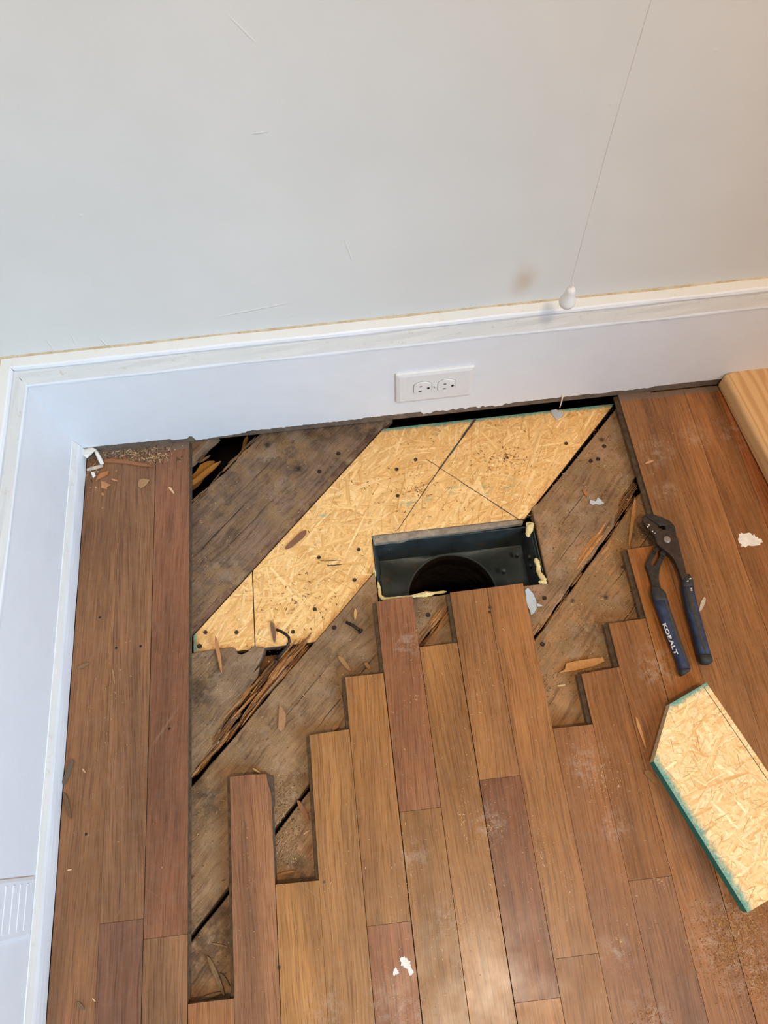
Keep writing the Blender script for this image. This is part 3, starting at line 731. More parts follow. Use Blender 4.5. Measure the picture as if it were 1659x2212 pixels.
# offcut lying on the hardwood at the right
OC = [(.739, -.511), (.680, -.534), (.637, -.606), (.705, -.794), (.8276, -.7516)]
OCc = ccw(OC)
def halfplanes(poly):
    out = []
    for i in range(len(poly)):
        (ax, ay), (bx, by) = poly[i], poly[(i + 1) % len(poly)]; dx, dy = bx - ax, by - ay; L = math.hypot(dx, dy)
        nx, ny = dy / L, -dx / L; out.append((nx, ny, nx * ax + ny * ay))
    return out
cx = sum(p[0] for p in OC) / 5; cy = sum(p[1] for p in OC) / 5
off = tag(empty('osb_offcut', (cx, cy, 0)), 'loose five-sided OSB offcut with teal sealed edges lying on the hardwood', 'board')
m = MB(); n = len(OCc)
m.add([(x, y, .0003) for x, y in OCc] + [(x, y, .0172) for x, y in OCc], [list(range(n))[::-1], list(range(n, 2 * n))], 0)
for i in range(n):
    j = (i + 1) % n; a, b = OCc[i], OCc[j]
    tl = (abs(a[0] - .637) < .001 and abs(b[0] - .705) < .001) or (abs(a[0] - .739) < .001 and abs(b[0] - .680) < .001)
    m.add([(a[0], a[1], .0003), (b[0], b[1], .0003), (b[0], b[1], .0176), (a[0], a[1], .0176)], [(0, 1, 2, 3)], 1 if tl else 2)
m.build('panel', [M_OSBBASE, M_TEAL, M_OSBLIGHT], off)
M_OSB2 = osb_mat('osb_offcut', [(.637, -.606, .705, -.794, .0125, .95), (.739, -.511, .680, -.534, .0085, .98)])
m = MB()
OT = [(244, 212, 162), (246, 216, 170), (240, 204, 150), (246, 218, 174), (234, 192, 136), (244, 212, 162), (238, 200, 146)]
strands(m, [halfplanes(OCc)], .0173, 1000, .02, .10, .003, .016, OT, 17, (.62, .84, -.81, -.50), .00028, [.35, .6, -.9]); strands(m, [halfplanes(OCc)], .0176, 1900, .010, .055, .0008, .0055, OT, 18, (.62, .84, -.81, -.50), .00022, [.35, .6, -.9]); strands(m, [halfplanes(OCc)], .01784, 420, .006, .026, .0003, .0007, [(214, 168, 114), (222, 178, 126), (198, 148, 96)], 19, (.62, .84, -.81, -.50), .0001)
o = m.build('wood_strands', M_OSB2, off, color=True, uv=True); o['kind'] = 'stuff'
A, B = Vector((.7335, -.5165, .0180)), Vector((.8205, -.7515, .0180)); d = (B - A).normalized(); s = Vector((-d.y, d.x, 0)) * .0004
m = MB(); m.add([A - s, A + s, B + s, B - s, A - s - Vector((0, 0, .0006)), A + s - Vector((0, 0, .0006)), B + s - Vector((0, 0, .0006)), B - s - Vector((0, 0, .0006))], [(0, 1, 2, 3), (7, 6, 5, 4), (0, 4, 5, 1), (1, 5, 6, 2), (2, 6, 7, 3), (3, 7, 4, 0)])
m.build('pencil_line', M_PENCIL, off)
m = MB(); q = G(1423, 1676, .009); m.tube([(q.x - .003, q.y - .001, .010), (q.x - .0055, q.y - .0022, .010)], .0016, 8); 

# ------------------------------------------------------------------ duct boot
duct = tag(empty('duct_boot', (.42, -.27, -.35)), 'dark sheet-metal floor duct boot with a round pipe opening, sealed with yellow foam', 'duct')
X0, X1, YB, YF = .2935, .5530, -.2215, -.3265
def rect_ring(x0, x1, yb_, yf, z, n=48):
    pts = []
    per = [(x0, yf), (x1, yf), (x1, yb_), (x0, yb_)]
    for e in range(4):
        a, b = per[e], per[(e + 1) % 4]
        for i in range(n // 4): f = i / (n // 4); pts.append((a[0] + (b[0] - a[0]) * f, a[1] + (b[1] - a[1]) * f, z))
    return pts
CC, CRAD = (.4170, -.3010), .0745
def circ_ring(z, r, n=48):
    ref = rect_ring(X0, X1, YB, -.385, 0, n); out = []
    ctr = ((X0 + X1) / 2, (YB - .385) / 2)
    for x, y, _ in ref:
        a = math.atan2((y - ctr[1]) * 1.45, (x - ctr[0])); out.append((CC[0] + r * math.cos(a), CC[1] + r * math.sin(a), z))
    return out
m = MB()
m.loft([rect_ring(X0 - .0012, X1 + .0012, YB + .0012, YF - .0012, -.0370), rect_ring(X0, X1, YB, YF, -.0362), rect_ring(X0 + .001, X1 - .001, YB - .001, YF + .001, -.0375), rect_ring(X0 + .004, X1 - .003, YB - .001, YF - .004, -.058), rect_ring(X0 + .006, X1 - .005, YB - .004, -.3865, -.108), ], cap=False)
m.build('collar', M_METAL, duct, recalc=False)
m = MB(); m.loft([rect_ring(X0 + .006, X1 - .005, YB - .004, -.3865, -.108), circ_ring(-.1165, CRAD + .0040), circ_ring(-.1150, CRAD + .0022), circ_ring(-.1158, CRAD + .0004), circ_ring(-.1195, CRAD)], cap=False); m.build('transition', M_METAL, duct, smooth=True, recalc=False)
m = MB(); m.loft([circ_ring(-.1195, CRAD), circ_ring(-.130, CRAD - .002), circ_ring(-.150, CRAD - .001)] + [circ_ring(-.16 - .012 * i, CRAD - (.004 if i % 2 else .0005)) for i in range(30)] + [circ_ring(-.53, .001)], cap=False); m.build('round_pipe', M_DUCTIN, duct, recalc=False)
# bright bent metal lip on the left and right edges
m = MB(); m.box(X0 - .0022, X0 - .0006, YF, YB, -.045, -.0235); m.build('metal_lip', M_METAL, duct)
m = MB(); m.box(X1 + .0004, X1 + .0018, YF + .006, YB - .006, -.05, -.0245); m.build('metal_lip', M_METAL, duct)
for px, pyv in ((1143, 1205), (1146, 1223), (1088, 1235), (1117, 1200)):
    q = G(px, pyv, -.07); m = MB(); m.tube([(q.x, q.y, -.075), (q.x, q.y, -.064)], [.0035, .0028], 10); m.build('rivet', M_METAL, duct, smooth=False)
def blob(name, pts, parent, mat, seed=1):
    """lumpy bead through (x,y,z,r) points"""
    g = random.Random(seed); m = MB(); rings = []; n = 10; V = [Vector(p[:3]) for p in pts]
    dense = []
    for i in range(len(pts) - 1):
        for k in range(4): f = k / 4; dense.append((V[i].lerp(V[i + 1], f), pts[i][3] + (pts[i + 1][3] - pts[i][3]) * f))
    dense.append((V[-1], pts[-1][3]))
    for i, (c, r) in enumerate(dense):
        t = (dense[min(i + 1, len(dense) - 1)][0] - dense[max(0, i - 1)][0]).normalized(); a = Vector((-t.y, t.x, 0)).normalized(); u = t.cross(a)
        rr = r * (.35 if i in (0, len(dense) - 1) else 1)
        rings.append([c + (a * math.cos(6.2832 * k / n) + u * math.sin(6.2832 * k / n) * .7) * rr * g.uniform(.75, 1.2) for k in range(n)])
    m.loft(rings); o = m.build(name, mat, parent, smooth=True); return o
def fp(px, pyv, r, z=-.0195): q = G(px, pyv, z); return (q.x, q.y, z, r)
blob('foam_bead', [fp(1136, 1133, 0.0044), fp(1146, 1133, 0.0059), fp(1142, 1148, 0.0052), fp(1140, 1160, 0.0030)], duct, M_FOAM, 2)
blob('foam_bead', [fp(1156, 1206, 0.0030, -.026), fp(1160, 1214, 0.0044, -.026), fp(1163, 1224, 0.0037, -.026), fp(1163, 1234, 0.0037, -.026), fp(1170, 1246, 0.0044), fp(1178, 1256, 0.0044)], duct, M_FOAM, 3)
blob('foam_bead', [fp(1163, 1257, 0.0022), fp(1174, 1257, 0.0037), fp(1182, 1259, 0.0022)], duct, M_FOAM, 4)
blob('foam_bead', [fp(816, 1256, 0.0015, -.024), fp(819, 1272, 0.0026, -.024), fp(821, 1288, 0.0030, -.024), fp(830, 1294, 0.0030, -.022), fp(852, 1292, 0.0022, -.022), fp(880, 1289, 0.0022, -.022), fp(900, 1287, 0.0030, -.022), fp(920, 1284, 0.0052, -.022), fp(938, 1281, 0.0022, -.022), fp(965, 1278, 0.0019, -.022)], duct, M_FOAM, 5)
blob('foam_bead', [fp(806, 1226, 0.0015, -.024), fp(808, 1236, 0.0026, -.024), fp(811, 1246, 0.0015, -.024)], duct, M_FOAM, 6)

g = random.Random(4)
blob('caulk_bead', [(XL + .0006, DY - .0006, .018 + i * .0125, .0011 + g.random() * .0016) for i in range(15)], bb_back, M_TRIM, 8)
# ------------------------------------------------------------------ outlet
OX, OZ = .4170, .0965
outlet = tag(empty('wall_outlet', (OX, DY, OZ)), 'white duplex wall outlet mounted sideways in the white baseboard', 'outlet')
m = MB(); w, h = .0620, .0397
def rr_rect(w, h, y, r=.003, n=3):
    pts = []
    for sx, sz, a0 in ((1, 1, 0), (-1, 1, 90), (-1, -1, 180), (1, -1, 270)):
        for i in range(n + 1):
            a = math.radians(a0 + 90 * i / n); pts.append((OX + sx * (w - r) + r * math.cos(a), DY + y, OZ + sz * (h - r) + r * math.sin(a)))
    return pts
m.loft([rr_rect(w, h, -.0002), rr_rect(w, h, -.0030), rr_rect(w - .0012, h - .0012, -.0044), rr_rect(w - .0065, h - .0065, -.0062)], 0)
m.build('cover_plate', M_PLASTIC, outlet)
for sx in (-1, 1):
    cxo = OX + sx * .0194
    ring = []
    for i in range(40):
        a = 6.28318 * i / 40; x = .0172 * math.cos(a); z = .0172 * math.sin(a); x = max(-.0142, min(.0142, x)); ring.append((x, z))
    m = MB(); m.loft([[(cxo + x * k, DY + y, OZ + z * k) for x, z in ring] for k, y in ((1.0, -.0058), (1.0, -.0072), (.955, -.0079))], 0)
    face = m.build('receptacle', M_PLASTIC, outlet)
    m = MB(); m.loft([[(cxo + x * k, DY + y, OZ + z * k) for x, z in ring] for k, y in ((1.045, -.0060), (1.045, -.00635))], 0); m.build('face_gap', M_SLOT if False else simple('gap_shade', (150, 142, 136), .8), face)
    for zz, ln in ((.0063, .0042), (-.0063, .0052)):
        m = MB(); m.box(cxo - .0058 - ln + .0046, cxo - .0058 + .0046, DY - .0081, DY - .0074, OZ + zz - .0010, OZ + zz + .0010); m.build('slot', M_SLOT, face)
    m = MB(); m.loft([[(cxo + .0090 + .0026 * math.cos(a) if math.cos(a) > -.5 else cxo + .0072, DY + y, OZ + .0026 * math.sin(a)) for a in [6.28318 * i / 16 for i in range(16)]] for y in (-.0074, -.0081)], 0); m.build('ground_hole', M_SLOT, face)
m = MB(); m.loft([[(OX + r * math.cos(a), DY + y, OZ + r * math.sin(a)) for a in [6.28318 * i / 16 for i in range(16)]] for r, y in ((.0034, -.0060), (.0034, -.0068), (.0024, -.0073))], 0); sc_ = m.build('screw', M_PLASTIC, outlet)
m = MB(); m.box(OX - .0004, OX + .0004, DY - .0076, DY - .0070, OZ - .0022, OZ + .0022); m.build('slot', M_SLOT, sc_)
# painted-over cover on the left baseboard
pl = tag(empty('painted_cover_plate', (XL, -.686, .095)), 'painted-over ribbed cover plate on the left white baseboard', 'cover plate')
m = MB(); PY0, PY1, PZ0, PZ1 = -.7205, -.6535, .050, .155
def lp(d, ins): return [(XL + d, PY0 + ins, PZ0 + ins), (XL + d, PY1 - ins, PZ0 + ins), (XL + d, PY1 - ins, PZ1 - ins), (XL + d, PY0 + ins, PZ1 - ins)]
m.loft([lp(-.0003, 0), lp(.0020, .0005), lp(.0032, .004)]); m.build('plate', M_TRIM, pl)
for z in (.070, .087, .104, .121):
    m = MB(); m.loft([[(XL + .0028, PY0 + .008, z - .004), (XL + .0028, PY1 - .006, z - .004), (XL + .0028, PY1 - .006, z + .004), (XL + .0028, PY0 + .008, z + .004)], [(XL + .0038, PY0 + .010, z - .002), (XL + .0038, PY1 - .008, z - .002), (XL + .0038, PY1 - .008, z + .002), (XL + .0038, PY0 + .010, z + .002)]]); m.build('rib', M_TRIM, pl)

# ------------------------------------------------------------------ pull cord
YC = -.060
kb, kt = GY(1222, 663, YC), GY(1230, 622, YC)
pull = tag(empty('light_pull_cord', (kb.x, YC, kb.z)), 'white teardrop pull knob hanging on a thin cord in front of the wall', 'pull cord')
m = MB(); H = (kt.z - kb.z); rings = []
for f, r in ((0, .0006), (.015, .0030), (.06, .0062), (.14, .0092), (.25, .0108), (.36, .0106), (.5, .0088), (.64, .0070), (.78, .0062), (.90, .0058), (.97, .0044), (1.0, .0018)):
    rings.append([(kb.x + r * math.cos(a), YC + r * math.sin(a), kb.z + H * f) for a in [6.28318 * i / 20 for i in range(20)]])
m.loft(rings); m.build('pull_knob', M_PLASTIC, pull, smooth=True)
topz = GY(1268, 475, YC)
slope = (topz.x - kt.x) / (topz.z - kt.z)
m = MB(); m.tube([(kb.x, YC, kt.z - .001), (kt.x, YC, kt.z + .01), (kt.x + slope * .15, YC, kt.z + .2), (kt.x + slope * .15, YC, ROOM_H)], .00042, 6); m.build('cord', simple('cord_grey', (206, 198, 190), .8), pull)

# ------------------------------------------------------------------ lumber at the right
a6 = math.radians(-83.8)
lum = tag(empty('lumber_board', (.93, -.15, 0)), 'pale planed pine board with rounded edges lying against the baseboard at right', 'board')
dL = Vector((math.cos(a6), math.sin(a6), 0)); sL = Vector((-dL.y, dL.x, 0))     # sL points right (+x)
org = Vector((.9150, -.0150, 0)); Hh, Ww, Ll = .036, .140, .75
prof = []
rad = .0075
for (cx_, cz_, a0) in ((Ww - rad, Hh - rad, 0), (rad, Hh - rad, 90), (rad, rad + .0004, 180), (Ww - rad, rad + .0004, 270)):
    for i in range(5): a = math.radians(a0 + 22.5 * i); prof.append((cx_ + rad * math.cos(a), cz_ + rad * math.sin(a)))
def lring(t, sh=0): return [org + dL * t + sL * (u * (1 - sh) + sh * Ww / 2) + Vector((0, 0, z * (1 - sh) + sh * Hh / 2)) for u, z in prof]
t = NT('pine_lumber'); p = t.n('TexCoord').outputs['Object']; 
q = t.n('Mapping'); t.set(q.inputs[0], t.pos()); q.inputs['Rotation'].default_value = (0, 0, math.radians(90) - 0 - (a6 + math.pi / 2) - math.radians(90))
x3 = t.sep(q.outputs[0])
ringn = t.noise(t.comb(x3[0], t.math('MULTIPLY', x3[1], .12), t.math('MULTIPLY', x3[2], 1.0)), 24, 2)
wv = t.math('SINE', t.math('ADD', t.math('MULTIPLY', x3[0], 420), t.math('MULTIPLY', ringn, 26)))
c = t.mix(t.mr(wv, -.2, 1, 0, .7), lin((212, 172, 122)), lin((184, 138, 90)))
c = t.mix(t.mr(t.noise(t.pos(), 6, 3), .55, .75, 0, .4), c, lin((206, 160, 116)))
t.bump(wv, .08, .0005); M_PINE = t.out(c, .5, 0, .4)
m = MB(); m.loft([lring(.0, .02), lring(.0022), lring(Ll - .0022), lring(Ll, .02)]); m.build('plank_body', M_PINE, lum)
m = MB(); q = G(1655, 833, Hh)
m.tube([(q.x + .01, q.y, Hh - .001), (q.x + .01, q.y, Hh + .0003)], .004, 12); m.build('knot', simple('pine_knot', (120, 70, 40), .6), lum)

# ------------------------------------------------------------------ pliers
M_STEEL = simple('worn_tool_steel', (74, 62, 56), .48, .75, var=.3, scale=150, bump=.25, bscale=500)
M_STEEL2 = simple('dark_tool_steel', (66, 64, 62), .42, .8, var=.3, scale=150, bump=.2, bscale=500)
M_BLUE = simple('blue_grip', (32, 46, 74), .6, var=.40, scale=120, bump=.2, bscale=600)
M_BLACK = simple('black_grip_rubber', (40, 40, 38), .65, var=.35, scale=160, bump=.25, bscale=600)
M_BROWN = simple('dirty_grip_inlay', (58, 52, 46), .75, var=.3, scale=200)
M_PIN = simple('pivot_rivet', (150, 142, 136), .45, .8, var=.25, scale=500)
ZP = .012
def zA(u, v): return tuple(G(1360 + u / 8.295, 1090 + v / 8.295, ZP).xy)
def zB(u, v): return tuple(G(1370 + u / 8.295, 1230 + v / 8.295, ZP).xy)
q = zA(650, 650)
pl = tag(empty('pliers', (q[0], q[1], 0)), 'tongue-and-groove pliers with worn steel jaws and blue and black grips', 'pliers')
def serr(a, b, n, amp):
    A, B = Vector(a), Vector(b); d = (B - A); s = Vector((-d.y, d.x)).normalized(); out = []
    for i in range(2 * n + 1):
        out.append(tuple(A + d * (i / (2 * n)) + s * (amp if i % 2 else 0)))
    return out
lower = [(262, 232), (236, 250), (225, 290), (240, 330), (262, 375), (330, 462), (385, 520), (432, 572), (455, 630), (468, 692), (520, 762), (580, 805), (645, 852), (742, 942), (808, 1052), (868, 1190), (930, 1370), (1050, 1320), (1000, 1230), (975, 1120), (948, 1010), (925, 930), (905, 860), (888, 770), (870, 690), (850, 625), (828, 580), (800, 535), (760, 502), (690, 470), (620, 465), (560, 462), (520, 452), (505, 425), (508, 402)]
lp_ = [zA(*p) for p in lower] + serr(zA(500, 396), zA(270, 235), 9, -.0006)
m = MB(); m.prism(lp_, .0085, .0165, 0, bev=.0009); m.build('lower_jaw_arm', M_STEEL, pl)
upper = [(262, 222), (268, 205), (292, 186), (345, 180), (402, 183), (460, 198), (520, 219), (575, 238), (622, 260), (665, 282), (705, 302), (745, 338), (780, 378), (800, 430), (818, 500), (828, 575), (760, 640), (640, 560), (640, 470), (628, 440), (630, 408), (600, 386), (560, 386), (530, 392)]
up_ = [zA(*p) for p in upper] + serr(zA(512, 380), zA(276, 224), 9, .0006)
m = MB(); m.prism(up_, .0045, .0155, 0, bev=.0009); ju = m.build('upper_jaw', M_STEEL2, pl)
m = MB(); m.prism([zA(*p) for p in ((628, 404), (780, 383), (800, 430), (640, 462))], .0150, .0161, 0, bev=.0003); m.build('jaw_groove_rib', M_STEEL2, ju)
# slotted arm: two rails, closed end, shank
arm = [(600, 560), (560, 650), (490, 735), (440, 790), (392, 862), (345, 965), (300, 1070), (312, 1120), (332, 1162), (360, 1250), (392, 1350), (425, 1480), (570, 1480), (545, 1400), (530, 1330), (532, 1250), (542, 1180), (565, 1090), (602, 1002), (632, 940), (655, 895), (740, 760), (830, 600)]
slot = [(640, 720), (585, 800), (548, 858), (560, 905), (520, 985), (482, 1060), (455, 1092), (428, 1096), (402, 1076), (396, 1042), (425, 975), (462, 905), (500, 838), (560, 740), (610, 690)]
# polygon with slot cut open at the far end (hidden below the upper arm)
outer = [zA(*p) for p in arm]; inner = [zA(*p) for p in slot]
bm = bmesh.new()
def loop(pts, z): return [bm.verts.new((x, y, z)) for x, y in pts]
for z in (.0105, .0035):
    vo, vi = loop(outer, z), loop(inner, z)
    eo = [bm.edges.new((vo[i], vo[(i + 1) % len(vo)])) for i in range(len(vo))]; ei = [bm.edges.new((vi[i], vi[(i + 1) % len(vi)])) for i in range(len(vi))]
    bmesh.ops.triangle_fill(bm, edges=eo + ei, use_beauty=True)
    if z == .0105: top = (vo, vi)
    else: bot = (vo, vi)
for a, b in zip(top, bot):
    for i in range(len(a)):
        j = (i + 1) % len(a); bm.faces.new((a[i], a[j], b[j], b[i]))
bmesh.ops.recalc_face_normals(bm, faces=bm.faces)
me = bpy.data.meshes.new('slotted_arm'); bm.to_mesh(me); bm.free()
o = new_obj('slotted_arm', me, M_STEEL2, pl); o.location = -pl.location
# groove ridges across the slotted arm
for (a, b) in (((404, 845), (470, 880)), ((425, 815), (485, 848)), ((560, 925), (618, 962)), ((578, 893), (636, 930))):
    A, B = Vector((*zA(*a), .0108)), Vector((*zA(*b), .0108)); m = MB(); m.tube([A, (A + B) / 2 + Vector((0, 0, .0003)), B], .0012, 6); m.build('groove_ridge', M_STEEL2, pl)
q = zA(650, 648); m = MB(); n = 18
m.loft([[(q[0] + r * math.cos(6.2832 * i / n), q[1] + r * math.sin(6.2832 * i / n), z) for i in range(n)] for r, z in ((.0056, .0160), (.0056, .0182), (.0046, .0190), (.0030, .0192))]); m.build('pivot_rivet', M_PIN, pl)
def grip(left, right, thick, mats, bands):
    """loft between matching left/right outline stations; bands: (first, last, name, material)"""
    st = []
    for l, r in zip(left, right):
        L, Rr = Vector(zB(*l)), Vector(zB(*r)); st.append(((L + Rr) / 2, (Rr - L) / 2))
    def ring(i, infl=1.0, dz=0.0):
        c, h = st[i]; t = thick[i] if isinstance(thick, list) else thick; pts = []
        for k in range(20):
            a = 6.28318 * k / 20; ca, sa = math.cos(a), math.sin(a)
            x = math.copysign(abs(ca) ** .7, ca); z = math.copysign(abs(sa) ** .7, sa)
            pts.append((c.x + h.x * x * infl, c.y + h.y * x * infl, ZP - .001 + dz + z * t * infl))
        return pts
    made = {}
    for a, b, nm, mat in bands:
        m = MB(); m.loft([ring(i) for i in range(a, b + 1)]); made[nm] = m.build(nm, mat, pl, smooth=True)
    return st, made
def inlay(st, thick, i0, i1, f0, f1, parent, mat, name='grip_inlay'):
    m = MB(); ra = []
    for i in range(i0, i1 + 1):
        c, h = st[i]; k = (i - i0) / max(1, i1 - i0); wd = math.sin(math.pi * (.12 + .76 * k)); fm = (f0 + f1) / 2; fw = (f1 - f0) / 2 * wd
        def zz(f): return ZP - .001 + thick * (1 - abs(f) ** (2 / .7)) ** (.7 / 2)
        a, b = fm - fw, fm + fw
        ra.append([(c.x + h.x * a, c.y + h.y * a, zz(a) - .0008), (c.x + h.x * a, c.y + h.y * a, zz(a) + .0002), (c.x + h.x * fm, c.y + h.y * fm, zz(fm) + .0006), (c.x + h.x * b, c.y + h.y * b, zz(b) + .0002), (c.x + h.x * b, c.y + h.y * b, zz(b) - .0008)])
    m.loft(ra); m.build(name, mat, parent)
TL = .0082
Ll_ = [(330, 300), (300, 330), (306, 420), (322, 510), (345, 575), (398, 700), (450, 840), (505, 985), (560, 1130), (620, 1285), (680, 1430), (735, 1570), (778, 1690), (800, 1790), (812, 1870), (838, 1912)]
Rl_ = [(480, 350), (510, 372), (560, 425), (590, 530), (606, 580), (640, 715), (690, 850), (738, 1000), (785, 1140), (832, 1285), (885, 1425), (935, 1560), (975, 1680), (1004, 1780), (985, 1830), (890, 1895)]
stL, mdL = grip(Ll_, Rl_, [.005, .0066, .0078, .0082] + [TL] * 10 + [.0078, .005], None, [(0, 4, 'grip_collar', M_BLACK), (4, 13, 'handle_grip', M_BLUE), (13, 15, 'end_cap', M_BLACK)])
inlay(stL, TL, 4, 13, .12, .80, mdL['handle_grip'], M_BROWN)
Lr_ = [(930, 105), (856, 178), (850, 250), (852, 340), (872, 430), (892, 520), (908, 640), (945, 780), (985, 920), (1030, 1075), (1070, 1230), (1108, 1390), (1140, 1530), (1160, 1610), (1180, 1660), (1220, 1700)]
Rr_ = [(975, 85), (1020, 150), (1055, 225), (1066, 330), (1080, 430), (1105, 530), (1138, 670), (1172, 800), (1212, 950), (1248, 1090), (1288, 1235), (1330, 1390), (1372, 1530), (1402, 1620), (1402, 1660), (1345, 1704)]
stR, mdR = grip(Lr_, Rr_, [.005, .0070, .0080, .0082] + [TL] * 10 + [.0078, .005], None, [(0, 3, 'grip_collar', M_BLACK), (3, 12, 'handle_grip', M_BLUE), (12, 15, 'end_cap', M_BLACK)])
inlay(stR, TL, 3, 12, -.34, .26, mdR['handle_grip'], M_BROWN)
inlay(stR, TL, 3, 7, -.90, -.20, mdR['handle_grip'], M_BLACK)
# lettering along the left grip
a, b = Vector(zB(492, 985)), Vector(zB(715, 1545)); d = (b - a); ang = math.atan2(d.y, d.x)
cu = bpy.data.curves.new('grip_lettering', 'FONT'); cu.body = 'KOBALT'; cu.size = .0068; cu.extrude = .0005; cu.offset = .00024; cu.space_character = 1.12; cu.fill_mode = 'BOTH'
tmp = bpy.data.objects.new('tmp', cu); COL.objects.link(tmp); bpy.context.view_layer.update()
me = bpy.data.meshes.new_from_object(tmp.evaluated_get(bpy.context.evaluated_depsgraph_get())); bpy.data.objects.remove(tmp)
wd = max(v.co.x for v in me.vertices); sc = d.length / wd
for v in me.vertices:
    x, yv = v.co.x * sc, v.co.y * .74
    w2 = a + Vector((math.cos(ang), math.sin(ang))) * x + Vector((-math.sin(ang), math.cos(ang))) * (yv + .0001)
    # follow the rounded grip: find station
    best = min(range(4, 13), key=lambda i: abs((stL[i][0] - w2).dot(d.normalized())))
    c, h = stL[best]; hl = h.length; hn = h / hl
    off_ = (w2 - c) - d.normalized() * (w2 - c).dot(d.normalized()); f = max(-.97, min(.97, off_.dot(hn) / hl))
    zt = ZP - .001 + TL * (1 - abs(f) ** (2 / .7)) ** .35
    v.co = (w2.x - pl.location.x, w2.y - pl.location.y, zt + .0003 + v.co.z)
o = new_obj('lettering', me, simple('white_print', (226, 226, 226), .6), mdL['handle_grip'])
o.location = pl.location * 0 + Vector((pl.location.x, pl.location.y, 0))
for (u, v) in ((330, 388), (395, 500), (440, 530), (310, 420)):
    q = zA(u, v); m = MB(); g = random.Random(u); pts = [(q[0] + .0014 * g.uniform(.5, 1.3) * math.cos(a_) , q[1] + .0008 * g.uniform(.5, 1.3) * math.sin(a_)) for a_ in [6.28 * i / 7 for i in range(7)]]
    m.prism(pts, .0160, .0168, 0); m.build('paint_fleck', M_PAINT, pl)
for (u, v) in ((970, 195), (925, 238), (990, 365), (992, 402)):
    q = zB(u, v); m = MB(); g = random.Random(u); pts = [(q[0] + .0016 * g.uniform(.5, 1.2) * math.cos(a_), q[1] + .0011 * g.uniform(.5, 1.2) * math.sin(a_)) for a_ in [6.28 * i / 7 for i in range(7)]]
    m.prism(pts, .0165, .0198, 0); m.build('paint_fleck', M_PAINT, pl)

# ------------------------------------------------------------------ nails
def nail_heads(lst, z, parent, mat, nm='nail_head', r=.0032):
    base = None
    for px, pyv in lst:
        q = G(px, pyv, z)
        if base is None:
            m = MB(); m.loft([[(rr * math.cos(6.2832 * i / 12), rr * math.sin(6.2832 * i / 12), zz) for i in range(12)] for rr, zz in ((r, -.002), (r, .0006), (r * .7, .0011), (r * .3, .0006))]); base = m.build(nm, mat, parent)
            o = base
        else: o = base.copy(); COL.objects.link(o); o.parent = parent
        o.location = Vector((q.x, q.y, z)) - Vector(parent.location)
nail_heads([(431, 1396), (722, 1356), (925, 1329), (1176, 1292), (1305, 964), (1276, 996), (1292, 992), (690, 1019), (731, 980), (1172, 1392)], ZS, subfloor, M_NAIL, r=.0036)
nail_heads([(898, 993), (633, 1365), (766, 1253), (689, 1204), (680, 1316), (1223, 958), (775, 1187), (859, 1071), (857, 1014), (1070, 1208)][:9], ZO + .0007, patch, M_SCREW, 'screw_head')
nail_heads([(511, 1366), (444, 1366)], ZO + .0007, piece, M_SCREW, 'screw_head')
nail_heads([(251, 1400), (304, 1396), (216, 1334), (366, 1574), (186, 1802)], -.0004, floor, M_NAIL, 'nail_head', .0019)
# bent nail hooked over the patch edge
pts = [(598, 1425, -.0140), (607, 1413, -.012), (618, 1401, -.009), (625, 1387, -.006), (624, 1377, -.005), (617, 1370, -.005), (607, 1364, -.006), (597, 1360, -.008)]
V = [G(*p) for p in pts]
bn = tag(empty('bent_nail', V[0]), 'dark bent nail hooked up over the lower edge of the OSB patch', 'nail')
m = MB(); m.tube(V, .0022, 8); m.build('shank', M_NAIL, bn, smooth=True)
m = MB(); d = (V[0] - V[1]).normalized(); m.tube([V[0] + d * .0005, V[0] + d * .0030], [.0042, .0042], 10); m.build('head', M_NAIL, bn)
V = [G(748, 1344, -.0165), G(764, 1352, -.0155), G(778, 1363, -.0155)]
bn = tag(empty('loose_nail', V[0]), 'short dark nail lying on the brown subfloor left of the duct corner', 'nail')
m = MB(); m.tube(V, .0024, 8); m.build('shank', M_NAIL, bn, smooth=True)
m = MB(); d = (V[-1] - V[-2]).normalized(); m.tube([V[-1], V[-1] + d * .0025], [.0046, .0046], 10); m.build('head', M_NAIL, bn)

# ------------------------------------------------------------------ loose chips, slivers and paint flakes
def flake(name, pts, z, th, mat, label, cat, col=None, curl=0.0, group=None):
    if name == 'paint_spot':
        g = random.Random(int(pts[0][0])); q = []
        for i in range(len(pts)):
            a, b = Vector(pts[i]), Vector(pts[(i + 1) % len(pts)])
            for k in range(4): q.append(tuple(a.lerp(b, k / 4) + Vector((g.uniform(-2.2, 2.2), g.uniform(-2.2, 2.2)))))
        pts = q
    P3 = [G(*p, z) for p in pts]; c = sum((p.xy for p in P3), Vector((0, 0))) / len(P3)
    poly = ccw([tuple(p.xy) for p in P3]); n = len(poly); m = MB()
    R = max((Vector(p) - c).length for p in poly)
    ins = [tuple(c + (Vector(p) - c) * .55) for p in poly]
    def hz(p): r = (Vector(p) - c).length / R; return z + .0003 + curl * r * r
    vs = [(*p, hz(p)) for p in poly] + [(*p, hz(p) + th) for p in poly] + [(*p, hz(p) + th * 1.1) for p in ins] + [(c.x, c.y, z + .0003 + th)] + [(c.x, c.y, z + .0003)]
    fs = []
    for i in range(n):
        j = (i + 1) % n
        fs += [(i, j, n + j, n + i), (n + i, n + j, 2 * n + j, 2 * n + i), (2 * n + i, 2 * n + j, 3 * n), (j, i, 3 * n + 1)]
    m.add(vs, fs); o = m.build(name, mat, None, origin=(c.x, c.y, z))
    if col: o.color = (*lin(col), 1)
    return tag(o, label, cat, group)
